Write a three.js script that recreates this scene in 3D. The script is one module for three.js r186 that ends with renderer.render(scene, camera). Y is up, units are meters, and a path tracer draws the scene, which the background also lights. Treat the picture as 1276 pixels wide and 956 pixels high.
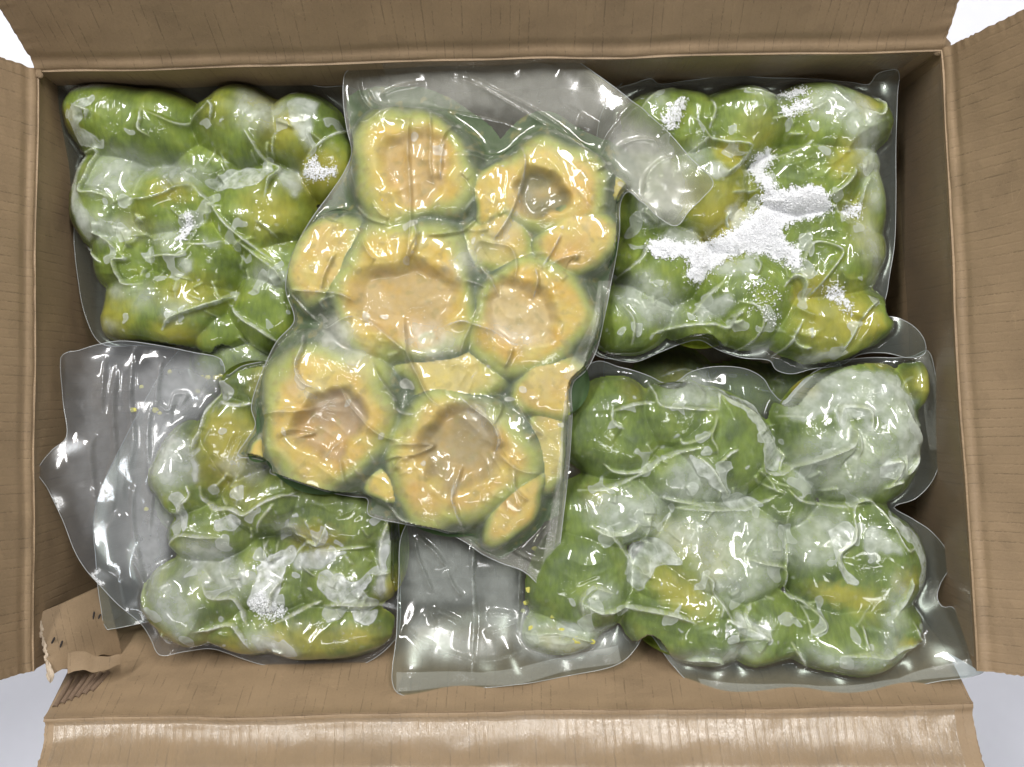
import * as THREE from 'three';
import { mergeGeometries } from 'three/addons/utils/BufferGeometryUtils.js';
import { createNoise2D, createNoise3D } from 'simplex-noise';
import { RectAreaLightUniformsLib } from 'three/addons/lights/RectAreaLightUniformsLib.js';

// ---------------------------------------------------------------- camera, lamps, exposure
const RIM = 0.26, H = 0.62, S = 0.00049;              // rim height of the box, camera above the rim, metres per photo pixel at the rim
const EYE = RIM + H;
const scene = new THREE.Scene();
scene.background = new THREE.Color(0.14, 0.143, 0.15);
const camera = new THREE.PerspectiveCamera(2 * Math.atan(478 * S / H) * 180 / Math.PI, 1276 / 956, 0.05, 20);
camera.position.set(0, EYE, 0);
camera.up.set(0, 0, -1);
camera.lookAt(0, 0, 0);
const renderer = new THREE.WebGLRenderer({ antialias: true });
renderer.toneMapping = THREE.LinearToneMapping;
renderer.toneMappingExposure = 1.17;
renderer.shadowMap.enabled = true;
RectAreaLightUniformsLib.init();
const LAMPS = [
  { at: [-0.85, 2.12, -1.05], size: [0.16, 1.2], power: 52 },
  { at: [0.45, 2.12, -1.05], size: [0.16, 1.2], power: 52 },
  { at: [0.1, 2.25, 1.2], size: [1.2, 0.16], power: 11 },
];

// ---------------------------------------------------------------- helpers
let seed = 20240;
const rnd = () => { seed = (seed + 0x6d2b79f5) | 0; let t = Math.imul(seed ^ (seed >>> 15), 1 | seed); t = (t + Math.imul(t ^ (t >>> 7), 61 | t)) ^ t; return ((t ^ (t >>> 14)) >>> 0) / 4294967296; };
const N2 = createNoise2D(rnd), N3 = createNoise3D(rnd);
const clamp = (x, a = 0, b = 1) => Math.min(b, Math.max(a, x)), mix = (a, b, t) => a + (b - a) * t;
const ss = (a, b, x) => { const t = clamp((x - a) / (b - a)); return t * t * (3 - 2 * t); };
const fbm = (x, y, o = 4) => { let s = 0, a = 0.5; for (let i = 0; i < o; i++) { s += a * N2(x, y); x = x * 2.03 + 17.1; y = y * 2.03 - 9.7; a *= 0.5; } return s; };
const ridge = (x, y) => 1 - Math.abs(N2(x, y));
const srgb = (c) => (c <= 0.0031308 ? 12.92 * c : 1.055 * Math.pow(c, 1 / 2.4) - 0.055);
const at = (px, py, y = RIM) => { const f = (EYE - y) / H; return new THREE.Vector3((px - 638) * S * f, y, (py - 478) * S * f); };   // a photo pixel at a height
const used = new Map();
const numbered = (n) => { const k = used.get(n) ?? 0; used.set(n, k + 1); return k ? n + '_' + String(k).padStart(3, '0') : n; };
function add(parent, name, geometry, material) {
  const m = new THREE.Mesh(geometry, material); m.name = numbered(name); m.castShadow = m.receiveShadow = true; parent.add(m); return m;
}
function thing(name, label, category, pos, group) {
  const g = new THREE.Group(); g.name = numbered(name); g.position.copy(pos); g.userData = { label, category }; if (group) g.userData.group = group; scene.add(g); return g;
}
function dataTex(w, h, bytes, color) {
  const t = new THREE.DataTexture(bytes, w, h, THREE.RGBAFormat, bytes instanceof Float32Array ? THREE.FloatType : THREE.UnsignedByteType);
  t.magFilter = t.minFilter = THREE.LinearFilter; t.wrapS = t.wrapT = THREE.RepeatWrapping; if (color) t.colorSpace = THREE.SRGBColorSpace; t.needsUpdate = true; return t;
}
const pairs = (a) => { const r = []; for (let i = 0; i < a.length; i += 2) r.push([a[i], a[i + 1]]); return r; };
function buffer(pos, idx, uv) {
  const g = new THREE.BufferGeometry();
  g.setAttribute('position', new THREE.Float32BufferAttribute(pos, 3));
  if (uv) g.setAttribute('uv', new THREE.Float32BufferAttribute(uv, 2));
  g.setIndex(idx); g.computeVertexNormals(); return g;
}
// a sheet of board with thickness: fn(u, v) is the inner face, the outer face lies t behind it; uv in metres
function slab(fn, nu, nv, t, lu = 1, lv = 1) {
  const pos = [], uv = [], idx = [], p = [], e = 1e-3;
  for (let j = 0; j <= nv; j++) for (let i = 0; i <= nu; i++) {
    const u = i / nu, v = j / nv, a = fn(u, v);
    const du = fn(Math.min(1, u + e), v).sub(fn(Math.max(0, u - e), v)), dv = fn(u, Math.min(1, v + e)).sub(fn(u, Math.max(0, v - e)));
    p.push([a, du.cross(dv).normalize(), u, v]);
  }
  for (const side of [0, 1]) for (const [a, n, u, v] of p) { const q = a.clone().addScaledVector(n, -t * side); pos.push(q.x, q.y, q.z); uv.push(u * lu, v * lv); }
  const W = nu + 1, M = W * (nv + 1);
  for (let j = 0; j < nv; j++) for (let i = 0; i < nu; i++) { const a = j * W + i, b = a + 1, c = a + W, d = c + 1; idx.push(a, b, d, a, d, c, M + a, M + d, M + b, M + a, M + c, M + d); }
  const rim = [];
  for (let i = 0; i < nu; i++) rim.push([i, i + 1]);
  for (let j = 0; j < nv; j++) rim.push([j * W + nu, (j + 1) * W + nu]);
  for (let i = nu; i > 0; i--) rim.push([nv * W + i, nv * W + i - 1]);
  for (let j = nv; j > 0; j--) rim.push([j * W, (j - 1) * W]);
  for (const [a, b] of rim) {
    const k = pos.length / 3;
    for (const q of [a, b, M + a, M + b]) { pos.push(pos[q * 3], pos[q * 3 + 1], pos[q * 3 + 2]); uv.push(uv[q * 2], uv[q * 2 + 1]); }
    idx.push(k, k + 2, k + 1, k + 1, k + 2, k + 3);
  }
  return buffer(pos, idx, uv);
}

// ---------------------------------------------------------------- table
{
  const n = 256, c = new Uint8Array(n * n * 4);
  for (let y = 0; y < n; y++) for (let x = 0; x < n; x++) {
    const k = 1 + 0.03 * fbm(x * 0.02, y * 0.02) + 0.02 * (rnd() - 0.5), o = (y * n + x) * 4;
    c[o] = 255 * srgb(0.7 * k); c[o + 1] = 255 * srgb(0.715 * k); c[o + 2] = 255 * srgb(0.79 * k); c[o + 3] = 255;
  }
  const t = dataTex(n, n, c, true); t.repeat.set(4, 4);
  const g = new THREE.PlaneGeometry(6, 6); g.rotateX(-Math.PI / 2);
  const m = add(scene, 'table_surface', g, new THREE.MeshStandardMaterial({ map: t, roughness: 0.45 }));
  m.userData.kind = 'structure'; m.userData.label = 'plain white table surface under the cardboard box';
}

// ---------------------------------------------------------------- cardboard
function cardTextures() {
  const n = 1024, c = new Uint8Array(n * n * 4), b = new Float32Array(n * n * 4);   // 0.26 m square
  for (let y = 0; y < n; y++) for (let x = 0; x < n; x++) {
    const o = (y * n + x) * 4, tile = (f) => { const a = x / n, s = ss(0.85, 1, a), d = y / n, q = ss(0.85, 1, d); return mix(mix(f(x, y), f(x - n, y), s), mix(f(x, y - n), f(x - n, y - n), s), q); };
    const fibre = tile((X, Y) => fbm(X * 0.11, Y * 0.05, 3)) , blot = tile((X, Y) => fbm(X * 0.006, Y * 0.006, 4)), grain = rnd() - 0.5;
    const scuff = ss(0.965, 0.995, ridge(x * 0.011 + 0.02 * y + 50, y * 0.004 + 8)) * ss(0.1, 0.6, N2(x * 0.01 + 90, y * 0.012)) * (0.5 + 0.5 * N2(x * 0.3, y * 0.3)), stain = ss(0.25, 0.33, tile((X, Y) => fbm(X * 0.0045 + 31, Y * 0.0045, 4)));
    let k = 1 + 0.05 * fibre + 0.13 * blot + 0.12 * grain + 0.28 * scuff - 0.07 * stain;
    const speck = N2(x * 0.21 + 300, y * 0.17) > 0.86 ? 0.8 : 1;
    const flute = Math.pow(0.5 + 0.5 * Math.cos((x / n) * Math.PI * 2 * 46), 10);       // crests of the flutes, 6.5 mm apart
    const dash = flute > 0.75 && N2(Math.round(x / 22.26) * 9.1, y * 0.006) + 0.7 * N2(x * 0.3, y * 0.07) > 0.3 ? 0.72 : 1;   // pressed and rubbed glue lines
    k *= speck * dash;
    c[o] = 255 * srgb(clamp(0.292 * k)); c[o + 1] = 255 * srgb(clamp(0.206 * k)); c[o + 2] = 255 * srgb(clamp(0.122 * k)); c[o + 3] = 255;
    const h = 0.5 - 0.1 * flute * (0.7 + 0.8 * blot) + 0.04 * fibre + 0.03 * grain + 0.12 * blot;
    b[o] = b[o + 1] = b[o + 2] = h; b[o + 3] = 1;
  }
  return [dataTex(n, n, c, true), dataTex(n, n, b)];
}
const [cardMap, cardBump] = cardTextures();
for (const t of [cardMap, cardBump]) t.repeat.set(1 / 0.26, 1 / 0.26);
const card = new THREE.MeshStandardMaterial({ map: cardMap, bumpMap: cardBump, bumpScale: 0.0012, roughness: 0.62, side: THREE.DoubleSide });
const cardPale = new THREE.MeshStandardMaterial({ color: new THREE.Color(0.5, 0.41, 0.31), roughness: 0.9 });
const cardPlain = new THREE.MeshStandardMaterial({ map: cardMap, roughness: 0.7, side: THREE.DoubleSide });
const cardRaw = new THREE.MeshStandardMaterial({ color: new THREE.Color(0.24, 0.165, 0.11), bumpMap: cardBump, bumpScale: 0.0006, roughness: 0.9 });
const tapeMat = new THREE.MeshPhysicalMaterial({ color: new THREE.Color(0.97, 0.95, 0.9), transmission: 0.97, thickness: 0, roughness: 0.27, ior: 1.5, bumpMap: cardBump, bumpScale: -0.0026, side: THREE.DoubleSide });

const box = thing('cardboard_box', 'open brown corrugated cardboard box with flaps folded out, holding bags of frozen fruit', 'box', new THREE.Vector3(0, 0, 0));
const T = 0.0045;
const wob = (p, k = 0.0012) => { p.x += k * N3(p.x * 9, p.y * 9, p.z * 9); p.y += k * 0.6 * N3(p.z * 11, p.x * 11, p.y * 11 + 5); p.z += k * N3(p.y * 9 + 7, p.z * 9, p.x * 9); return p; };
const lerpV = (a, b, t) => a.clone().lerp(b, t);
const quad = (a, b, c, d) => (u, v) => lerpV(lerpV(a, b, u), lerpV(c, d, u), v);       // a-b along u at v = 0, c-d at v = 1
const ext = (a, b, s) => a.clone().addScaledVector(b.clone().sub(a), s);
const bead = (fn, amp) => (u, v) => { const p = fn(u, v), e = fn(u, Math.min(1, v + 0.01)).sub(fn(u, Math.max(0, v - 0.01))).normalize(); const q = fn(Math.min(1, u + 0.01), v).sub(fn(Math.max(0, u - 0.01), v)).normalize(); const n = q.cross(e).normalize(); return wob(p.addScaledVector(n, amp(u, v))); };
{
  const low = 0.004;
  const tl = at(43, 87), tr = at(1174, 60), rt = at(1174, 60), rb = at(1220, 838), br = at(1213, 880), bl = at(54, 896), lb = at(40, 838), lt = at(43, 87);
  const drop = (p, dx = 0, dz = 0) => new THREE.Vector3(p.x + dx, low, p.z + dz);
  const ridgeAt = (w, a) => (u, v) => a * Math.exp(-((v / w) ** 2));
  // walls: inner face towards the middle of the box
  add(box, 'wall', slab(bead(quad(tr, tl, drop(tr), drop(tl)), ridgeAt(0.012, 0.0015)), 60, 40, T, 0.55, 0.26), card);
  add(box, 'wall', slab(bead(quad(rb, rt, drop(rb, -0.004), drop(rt)), ridgeAt(0.012, 0.0015)), 40, 40, T, 0.38, 0.26), card);
  add(box, 'wall', slab(bead(quad(lt, lb, drop(lt), drop(lb, 0.004)), ridgeAt(0.012, 0.0015)), 40, 40, T, 0.38, 0.26), card);
  // the wall nearest the viewer leans outwards at the top
  const blB = at(112, 790, RIM - 0.075), brB = at(1158, 772, RIM - 0.075);
  const front = (u, v) => v < 0.5 ? quad(bl, br, blB, brB)(u, v * 2) : quad(blB, brB, drop(blB), drop(brB))(u, v * 2 - 1);
  add(box, 'wall', slab(bead(front, ridgeAt(0.02, 0.0012)), 70, 50, T, 0.55, 0.26), card);
  add(box, 'box_floor', slab(quad(drop(lt), drop(rt), drop(lb), drop(rb, 0, 0.01)), 4, 4, 0.003, 0.55, 0.38).scale(1, 1, 1), card);
  // flaps
  const ragged = (fn, side) => (u, v) => { const p = fn(u, v); const k = Math.min(u, 1 - u); if (k < 0.02) { const a = (0.02 - k) / 0.02; p.x += a * 0.0006 * N2(v * 24, 3 + side); p.z += a * 0.0006 * N2(v * 30, 9 + side); } return p; };
  const hinge = (u, v) => (0.0011 + 0.0005 * N2(u * 14, 2)) * Math.exp(-(((v - 0.014) / 0.013) ** 2)) - (0.0009 + 0.0005 * N2(u * 9, 7)) * Math.exp(-(((v - 0.055) / 0.02) ** 2));
  const flap = (fn, side, lu, lv) => add(box, 'flap', slab(bead(ragged(fn, side), hinge), 90, 60, T, lu, lv), card);
  flap(quad(tl, tr, ext(tl, at(0, 12, RIM + 0.040), 3), ext(tr, at(1195, 0, RIM + 0.0256), 4.6)), 1, 0.55, 0.15);
  flap(quad(rt, rb, ext(rt, at(1276, 12, RIM + 0.064), 2), ext(rb, at(1276, 843, RIM + 0.017), 4.6)), 2, 0.38, 0.13);
  flap(quad(lb, lt, ext(lb, at(0, 849, RIM + 0.022), 5), ext(lt, at(0, 73, RIM + 0.020), 5)), 3, 0.38, 0.13);
  const fl = quad(br, bl, ext(br, at(1229, 956, RIM + 0.0155), 3.2), ext(bl, at(45, 956, RIM + 0.018), 3.2));
  const curl = (u, v) => { const p = fl(u, v); const up = p.y - RIM; p.y = RIM + up * Math.min(v, 0.31) / 0.31 + 0.0006 * N2(u * 30, v * 5); return p; };
  flap(curl, 4, 0.55, 0.13);
  // clear packing tape over the folds
  const tape = (fn, v0, v1, off, lu, lv, u0 = 0, u1 = 1) => { const f = (u, v) => { const U = mix(u0, u1, u), V = mix(v0, v1, v), p = fn(U, V), e = fn(U, Math.min(1, V + 0.01)).sub(fn(U, Math.max(0, V - 0.01))).normalize(), q = fn(Math.min(1, U + 0.01), V).sub(fn(Math.max(0, U - 0.01), V)).normalize(); return p.addScaledVector(q.cross(e).normalize(), off); }; return add(box, 'packing_tape', slab(f, 90, 20, 0.00012, lu, lv), tapeMat); };
  tape(bead(ragged(curl, 4), hinge), 0.02, 0.5, 0.0006, 0.55, 0.065, 0.02, 0.99);
  tape(bead(quad(rb, rt, drop(rb, -0.004), drop(rt)), ridgeAt(0.012, 0.0015)), 0.015, 0.3, 0.0006, 0.38, 0.07, 0.02, 0.98);
  tape(bead(quad(tr, tl, drop(tr), drop(tl)), ridgeAt(0.012, 0.0015)), 0.015, 0.25, 0.0006, 0.55, 0.06, 0.02, 0.62);
  // the torn corner: glue tab, bared flutes, torn paper, staple tears
  const tab = (u, v) => { const p = quad(at(48, 764, RIM - 0.014), at(131, 729, RIM - 0.05), at(62, 838, RIM - 0.006), at(152, 812, RIM - 0.055))(u, v); p.y += 0.004 * Math.sin(u * 3.14); return p; };
  const tearTab = (u, v) => { const p = tab(u, v); if (v > 0.8) { p.z += 0.003 * N2(u * 3, 1) * (v - 0.8) * 5; } if (u < 0.1) p.x += 0.0012 * N2(v * 6, 4) * (0.1 - u) * 10; return p; };
  add(box, 'glue_tab', slab((u, v) => tearTab(1 - u, v), 30, 24, 0.0032, 0.05, 0.05), cardPlain);
  const torn = [];
  for (let k = 0; k < 26; k++) {
    const v = k / 25, p = tearTab(0.01, v), g = new THREE.IcosahedronGeometry(0.0006 + 0.001 * rnd() * (v > 0.8 ? 1.9 : 1), 1);
    const q = g.attributes.position; for (let i = 0; i < q.count; i++) { const s = 1 + 0.5 * N3(q.getX(i) * 900 + k, q.getY(i) * 900, q.getZ(i) * 900); q.setXYZ(i, q.getX(i) * s * 0.8, q.getY(i) * s * 0.6, q.getZ(i) * s * 1.6); }
    g.computeVertexNormals(); g.translate(p.x - 0.0008, p.y, p.z); torn.push(g);
  }
  add(box, 'torn_paper', mergeGeometries(torn), cardPale);
  for (const [x, y, a, l] of [[62, 792, 0.5, 12], [72, 800, 0.35, 12], [120, 778, 0.2, 11], [126, 782, 0.5, 8]]) {
    const v0 = tab((x - 50) / 92, (y - 748) / 84), g = new THREE.CapsuleGeometry(0.0006, l * 0.0004, 4, 8); g.rotateX(Math.PI / 2); g.rotateY(-a); g.translate(v0.x, v0.y + 0.0006, v0.z);
    add(box, 'staple', g, new THREE.MeshStandardMaterial({ color: new THREE.Color(0.05, 0.045, 0.045), roughness: 0.45, metalness: 0.6 }));
  }
  const fluteG = [];
  for (let k = 0; k < 6; k++) {
    const a = at(90 + k * 9, 846 - k * 1.6, RIM - 0.0335 - 0.001 * k), b = at(68 + k * 9, 882 - k * 4, RIM - 0.0085 - 0.0026 * k);
    const c = new THREE.CatmullRomCurve3([a, lerpV(a, b, 0.5).add(new THREE.Vector3(0, 0.0012 * rnd(), 0)), b]); fluteG.push(new THREE.TubeGeometry(c, 10, 0.0017, 8));
  }
  add(box, 'bared_flutes', mergeGeometries(fluteG), cardRaw);
  const liner = (u, v) => { const x = mix(84, 150, u), e = 838 - 12 * u * u + 4 * N2(u * 2.2, 2), p = at(x, mix(e - 26 + 14 * u, e, v), RIM - 0.007 - 0.02 * u); p.y += 0.003 * v * Math.sin(u * 3); return p; };
  add(box, 'torn_liner', slab((u, v) => liner(1 - u, v), 24, 10, 0.0006, 0.03, 0.015), cardPlain);
  for (const [x, y, s] of [[1170, 58, 1], [44, 88, 0.8]]) {                              // crushed board at the two far corners
    const gs = []; for (let k = 0; k < 9; k++) { const g = new THREE.IcosahedronGeometry(0.0022 * s * (0.6 + rnd()), 1), p = at(x + (rnd() - 0.4) * 12, y + (rnd() - 0.5) * 12, RIM - 0.002 * rnd()); g.scale(1, 0.7, 1.4); g.rotateY(rnd() * 3); g.translate(p.x, p.y, p.z); gs.push(g); }
    add(box, 'crushed_corner', mergeGeometries(gs), card);
  }
}

// ---------------------------------------------------------------- vacuum packs
const edgeMat = new THREE.MeshPhysicalMaterial({ color: new THREE.Color(0.85, 0.87, 0.88), transmission: 0.72, thickness: 0, roughness: 0.2, ior: 1.5 });
const crumbMat = new THREE.MeshStandardMaterial({ color: new THREE.Color(0.5, 0.47, 0.1), roughness: 0.6 });
const GREEN = { dark: [0.085, 0.125, 0.012], mid: [0.215, 0.275, 0.024], light: [0.36, 0.42, 0.05], yellow: [0.55, 0.44, 0.04] };

function smoothPath(ctx, p, closed) {
  ctx.beginPath();
  if (closed) {
    const n = p.length, m = (i) => [(p[i % n][0] + p[(i + 1) % n][0]) / 2, (p[i % n][1] + p[(i + 1) % n][1]) / 2];
    ctx.moveTo(...m(n - 1)); for (let i = 0; i < n; i++) ctx.quadraticCurveTo(...p[i], ...m(i)); ctx.closePath();
  } else {
    ctx.moveTo(...p[0]); for (let i = 1; i < p.length - 1; i++) ctx.quadraticCurveTo(...p[i], (p[i][0] + p[i + 1][0]) / 2, (p[i][1] + p[i + 1][1]) / 2); ctx.lineTo(...p[p.length - 1]);
  }
}

function pack(d) {
  const step = d.step ?? 0.00068, K = 2;                                              // grid of the film in metres; texels per photo pixel
  const ctl = d.base.map(([x, y, mm]) => [x, y, RIM + mm / 1000]);
  const baseAt = (px, py) => { let s = 0, w = 0; for (const [x, y, h] of ctl) { const q = 1 / (((x - px) ** 2 + (y - py) ** 2) ** 1.25 + 4000); s += h * q; w += q; } return s / w; };
  const lift = (d.lift ?? 20) / 1000;
  const inside = (px, py) => at(px, py, baseAt(px, py) + lift * 0.8), onFlange = (px, py) => at(px, py, baseAt(px, py));
  const outline = new THREE.CatmullRomCurve3(pairs(d.outline).map(([x, y]) => onFlange(x, y)), true, 'centripetal').getPoints(d.outline.length * 4);
  let x0 = 9, x1 = -9, z0 = 9, z1 = -9;
  for (const p of outline) { x0 = Math.min(x0, p.x); x1 = Math.max(x1, p.x); z0 = Math.min(z0, p.z); z1 = Math.max(z1, p.z); }
  x0 -= 0.004; z0 -= 0.004; x1 += 0.004; z1 += 0.004;
  const cx = (x0 + x1) / 2, cz = (z0 + z1) / 2, cy = Math.min(...ctl.map((c) => c[2])) - 0.02;
  const root = thing('vacuum_pack', d.label, 'vacuum pack', new THREE.Vector3(cx, cy, cz), 'vacuum packs in the box');
  const nx = Math.ceil((x1 - x0) / step), nz = Math.ceil((z1 - z0) / step), W = nx + 1, NV = W * (nz + 1);
  // signed distance to the outline, and flange height
  const sd = new Float32Array(NV), base = new Float32Array(NV), hc = new Float32Array(NV);
  const ox = outline.map((p) => p.x), oz = outline.map((p) => p.z), no = ox.length;
  for (let j = 0; j <= nz; j++) for (let i = 0; i <= nx; i++) {
    const x = x0 + i * step, z = z0 + j * step; let best = 1e9, inn = false;
    for (let a = 0, b = no - 1; a < no; b = a++) {
      const ex = ox[b] - ox[a], ez = oz[b] - oz[a], wx = x - ox[a], wz = z - oz[a], t = clamp((wx * ex + wz * ez) / (ex * ex + ez * ez + 1e-12));
      const qx = wx - ex * t, qz = wz - ez * t; best = Math.min(best, qx * qx + qz * qz);
      if ((oz[a] > z) !== (oz[b] > z) && x < ((ox[b] - ox[a]) * (z - oz[a])) / (oz[b] - oz[a]) + ox[a]) inn = !inn;
    }
    sd[j * W + i] = Math.sqrt(best) * (inn ? -1 : 1);
    const f = (EYE - RIM + 0.03) / H; base[j * W + i] = baseAt(x / (S * f) + 638, z / (S * f) + 478);
  }
  // the fruit
  const fruits = d.fruits.map(([px, py, rx, ry, rot, mm, kind, o = {}], n) => {
    const c = inside(px, py), f = (EYE - c.y) / H * S, R = rot * Math.PI / 180, ca = Math.cos(R), sa = Math.sin(R), hgt = mm / 1000, id = d.seed * 31 + n * 7.3;
    const rc = o.rc ?? 0.5, ex = (o.ex ?? 0) * f, ez = (o.ez ?? 0) * f;
    const polar = (x, z) => { let a = (x - c.x) * ca + (z - c.z) * sa, b = -(x - c.x) * sa + (z - c.z) * ca; a /= rx * f; b /= ry * f; const r = Math.hypot(a, b); const t = Math.atan2(b, a); const w = ss(0.15, 0.8, r); return [r / (1 + w * ((kind ? 0.2 : 0.1) * N2(Math.cos(t) * 0.6 + id, Math.sin(t) * 0.6) + 0.018 * N2(Math.cos(t) * 1.7 + id, Math.sin(t) * 1.7))), t]; };
    const cavity = (x, z) => { const a = ((x - c.x - ex) * ca + (z - c.z - ez) * sa) / (rx * f), b = (-(x - c.x - ex) * sa + (z - c.z - ez) * ca) / (ry * f), t = Math.atan2(b, a); return Math.hypot(a, b) / (rc * (1 + 0.22 * N2(Math.cos(t) * 0.6 + id + 9, Math.sin(t) * 0.6) + 0.05 * N2(Math.cos(t) * 1.7 + id, Math.sin(t) * 1.7 + 4))); };
    const top = (x, z) => {
      const [r] = polar(x, z); if (r >= 1) return 0;
      let h = hgt * Math.pow(1 - Math.pow(r, kind ? 5 : 2.8), kind ? 0.55 : 0.55);
      h *= 1 + 0.05 * N2(x * 24 + id, z * 24);
      if (kind === 'half') { const q = cavity(x, z); h -= hgt * (o.deep ?? 0.5) * (1 - ss(0.72, 1.12, q)) * (1 - 0.25 * q * q); }
      return Math.max(0, h);
    };
    return { c, f, rx: rx * f, ry: ry * f, ca, sa, polar, cavity, top, kind, o, hgt, id, base: baseAt(px, py) };
  });
  const owner = new Int16Array(NV).fill(-1), yF = new Float32Array(NV);
  for (let j = 0; j <= nz; j++) for (let i = 0; i <= nx; i++) { const x = x0 + i * step, z = z0 + j * step; let h = 0; for (let n = 0; n < fruits.length; n++) { const F = fruits[n], R = 1.3 * Math.max(F.rx, F.ry); if (Math.abs(x - F.c.x) < R && Math.abs(z - F.c.z) < R) { const q = F.top(x, z); if (q > h) { h = q; owner[j * W + i] = n; } } } hc[j * W + i] = h; }
  // the film drawn over the fruit: a membrane that rests on it
  let film = Float32Array.from(hc, (h, k) => (sd[k] < 0 && h > 0 ? h + 0.0006 : 0)), next = film.slice();
  for (let it = 0; it < (d.relax ?? 13); it++) {
    for (let j = 1; j < nz; j++) for (let i = 1; i < nx; i++) {
      const k = j * W + i; if (sd[k] > -0.003) { next[k] = 0; continue; }
      const m = (film[k - 1] + film[k + 1] + film[k - W] + film[k + W] + 0.7 * (film[k - W - 1] + film[k - W + 1] + film[k + W - 1] + film[k + W + 1])) / 6.8;
      next[k] = Math.max(hc[k] > 0 ? hc[k] + 0.0006 : 0, m * (d.sag ?? 0.985));
    }
    [film, next] = [next, film];
  }
  const body = film.slice();
  // folds and puckers: the drawn ones, and short pleats that run from the dips between two fruits up on to one of them
  const dense = d.pleats ?? 46, toPx = (x, z, f) => [x / f + 638, z / f + 478], pleats = [];
  for (let n = 0, tries = 0; n < dense && tries < 4000; tries++) {
    const A = fruits[Math.floor(rnd() * fruits.length)], B = fruits[Math.floor(rnd() * fruits.length)]; if (A === B) continue;
    const dx = B.c.x - A.c.x, dz = B.c.z - A.c.z, L = Math.hypot(dx, dz); if (L > (A.rx + A.ry + B.rx + B.ry) * 0.62) continue;
    const q = A.rx + A.ry > 0 ? (A.rx + A.ry) / (A.rx + A.ry + B.rx + B.ry) : 0.5, side = (rnd() - 0.5) * Math.min(A.rx, A.ry) * 1.3;
    let x = A.c.x + dx * q - dz / L * side, z = A.c.z + dz * q + dx / L * side, a = Math.atan2(-dz, -dx) + (rnd() < 0.35 ? (rnd() - 0.5) * 3 : (rnd() - 0.5) * 1.3); if (rnd() < 0.5) a += Math.PI;
    const len = (14 + 30 * rnd() * rnd()) * S, bend = (rnd() - 0.5) * 0.9, p = [];
    for (let m = 0; m < 4; m++) { p.push(...toPx(x, z, A.f)); a += bend / 3; x += Math.cos(a) * len / 3; z += Math.sin(a) * len / 3; }
    pleats.push([p, (d.halves ? 0.5 : 1) * (0.6 + 1.0 * rnd()), 2.6 + 2 * rnd(), (d.halves ? 0.4 : 1) * (0.16 + 0.2 * rnd())]); n++;
  }
  d = { ...d, folds: [...d.folds, ...pleats] };
  for (const [list, mm = 2, w = 5, , away = 0] of d.folds) {
    const pts = new THREE.CatmullRomCurve3(pairs(list).map(([x, y]) => inside(x, y)), false, 'centripetal').getPoints(list.length * 4), n = pts.length, ww = w * S;
    const hit = new Map();
    for (let a = 0; a < n - 1; a++) {
      const A = pts[a], B = pts[a + 1], ex = B.x - A.x, ez = B.z - A.z, L = ex * ex + ez * ez + 1e-12;
      const ia = Math.max(0, Math.floor((Math.min(A.x, B.x) - 30 * S - x0) / step)), ib = Math.min(nx, Math.ceil((Math.max(A.x, B.x) + 30 * S - x0) / step)), ja = Math.max(0, Math.floor((Math.min(A.z, B.z) - 30 * S - z0) / step)), jb = Math.min(nz, Math.ceil((Math.max(A.z, B.z) + 30 * S - z0) / step));
      for (let j = ja; j <= jb; j++) for (let i = ia; i <= ib; i++) {
        const wx = x0 + i * step - A.x, wz = z0 + j * step - A.z, t = clamp((wx * ex + wz * ez) / L), qx = wx - ex * t, qz = wz - ez * t, dd = Math.hypot(qx, qz), s = (a + t) / (n - 1), steep = ex * wz - ez * wx <= 0, r = dd / S; if (r >= 30) continue;
        const e1 = Math.exp(-r / 1.9), g = w / 5, v = (steep ? e1 * 1.6 - 0.6 * Math.exp(-r / (4.5 * g)) : 0.3 * Math.exp(-r / 2.4) + 0.7 * Math.exp(-Math.pow(r / (9 * g), 1.2))) * ss(0, 0.2, s) * ss(0, 0.2, 1 - s) * (1 - ss(20, 30, r)), k = j * W + i;
        const was = hit.get(k); if (was === undefined || r < was[1]) hit.set(k, [v, r]);
      }
    }
    for (const [k, [v]] of hit) film[k] += v * mm * (d.foldGain ?? 1.9) / 1000;
  }
  const loose = (d.loose ?? 1.2) / 1000, puck = (d.pucker ?? 0.5) / 1000;
  for (let j = 0; j <= nz; j++) for (let i = 0; i <= nx; i++) {
    const k = j * W + i, x = x0 + i * step, z = z0 + j * step, free = 1 - ss(0, 0.012, body[k]), rimF = ss(0, 0.004, -sd[k]);
    const wx = x + 0.01 * N2(x * 18, z * 18 + 3), wz = z + 0.01 * N2(x * 18 + 8, z * 18), on = 0.25 + 0.75 * ss(-0.2, 0.5, N2(x * 22 + d.seed * 5, z * 22));
    const inl = ss(0.001, 0.016, -sd[k]); film[k] += free * inl * loose * (0.4 + fbm(wx * 22 + d.seed, wz * 22, 1)) + free * loose * 0.3 * N2(x * 11 + d.seed * 3, z * 11);
    const t1 = ridge(wx * 19 + d.seed, wz * 19), t2 = ridge(wx * 41 - d.seed, wz * 41 + 4), t3 = ridge(wx * 90 - d.seed, wz * 90 + 9); film[k] += rimF * puck * (1 - 0.85 * free) * (on * (t1 * t1 * 3.0 + t2 * t2 * 1.5) + (d.halves ? 0 : 0.35) * Math.pow(t3, 1.5) * on * on - 1.4);
  }
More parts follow.
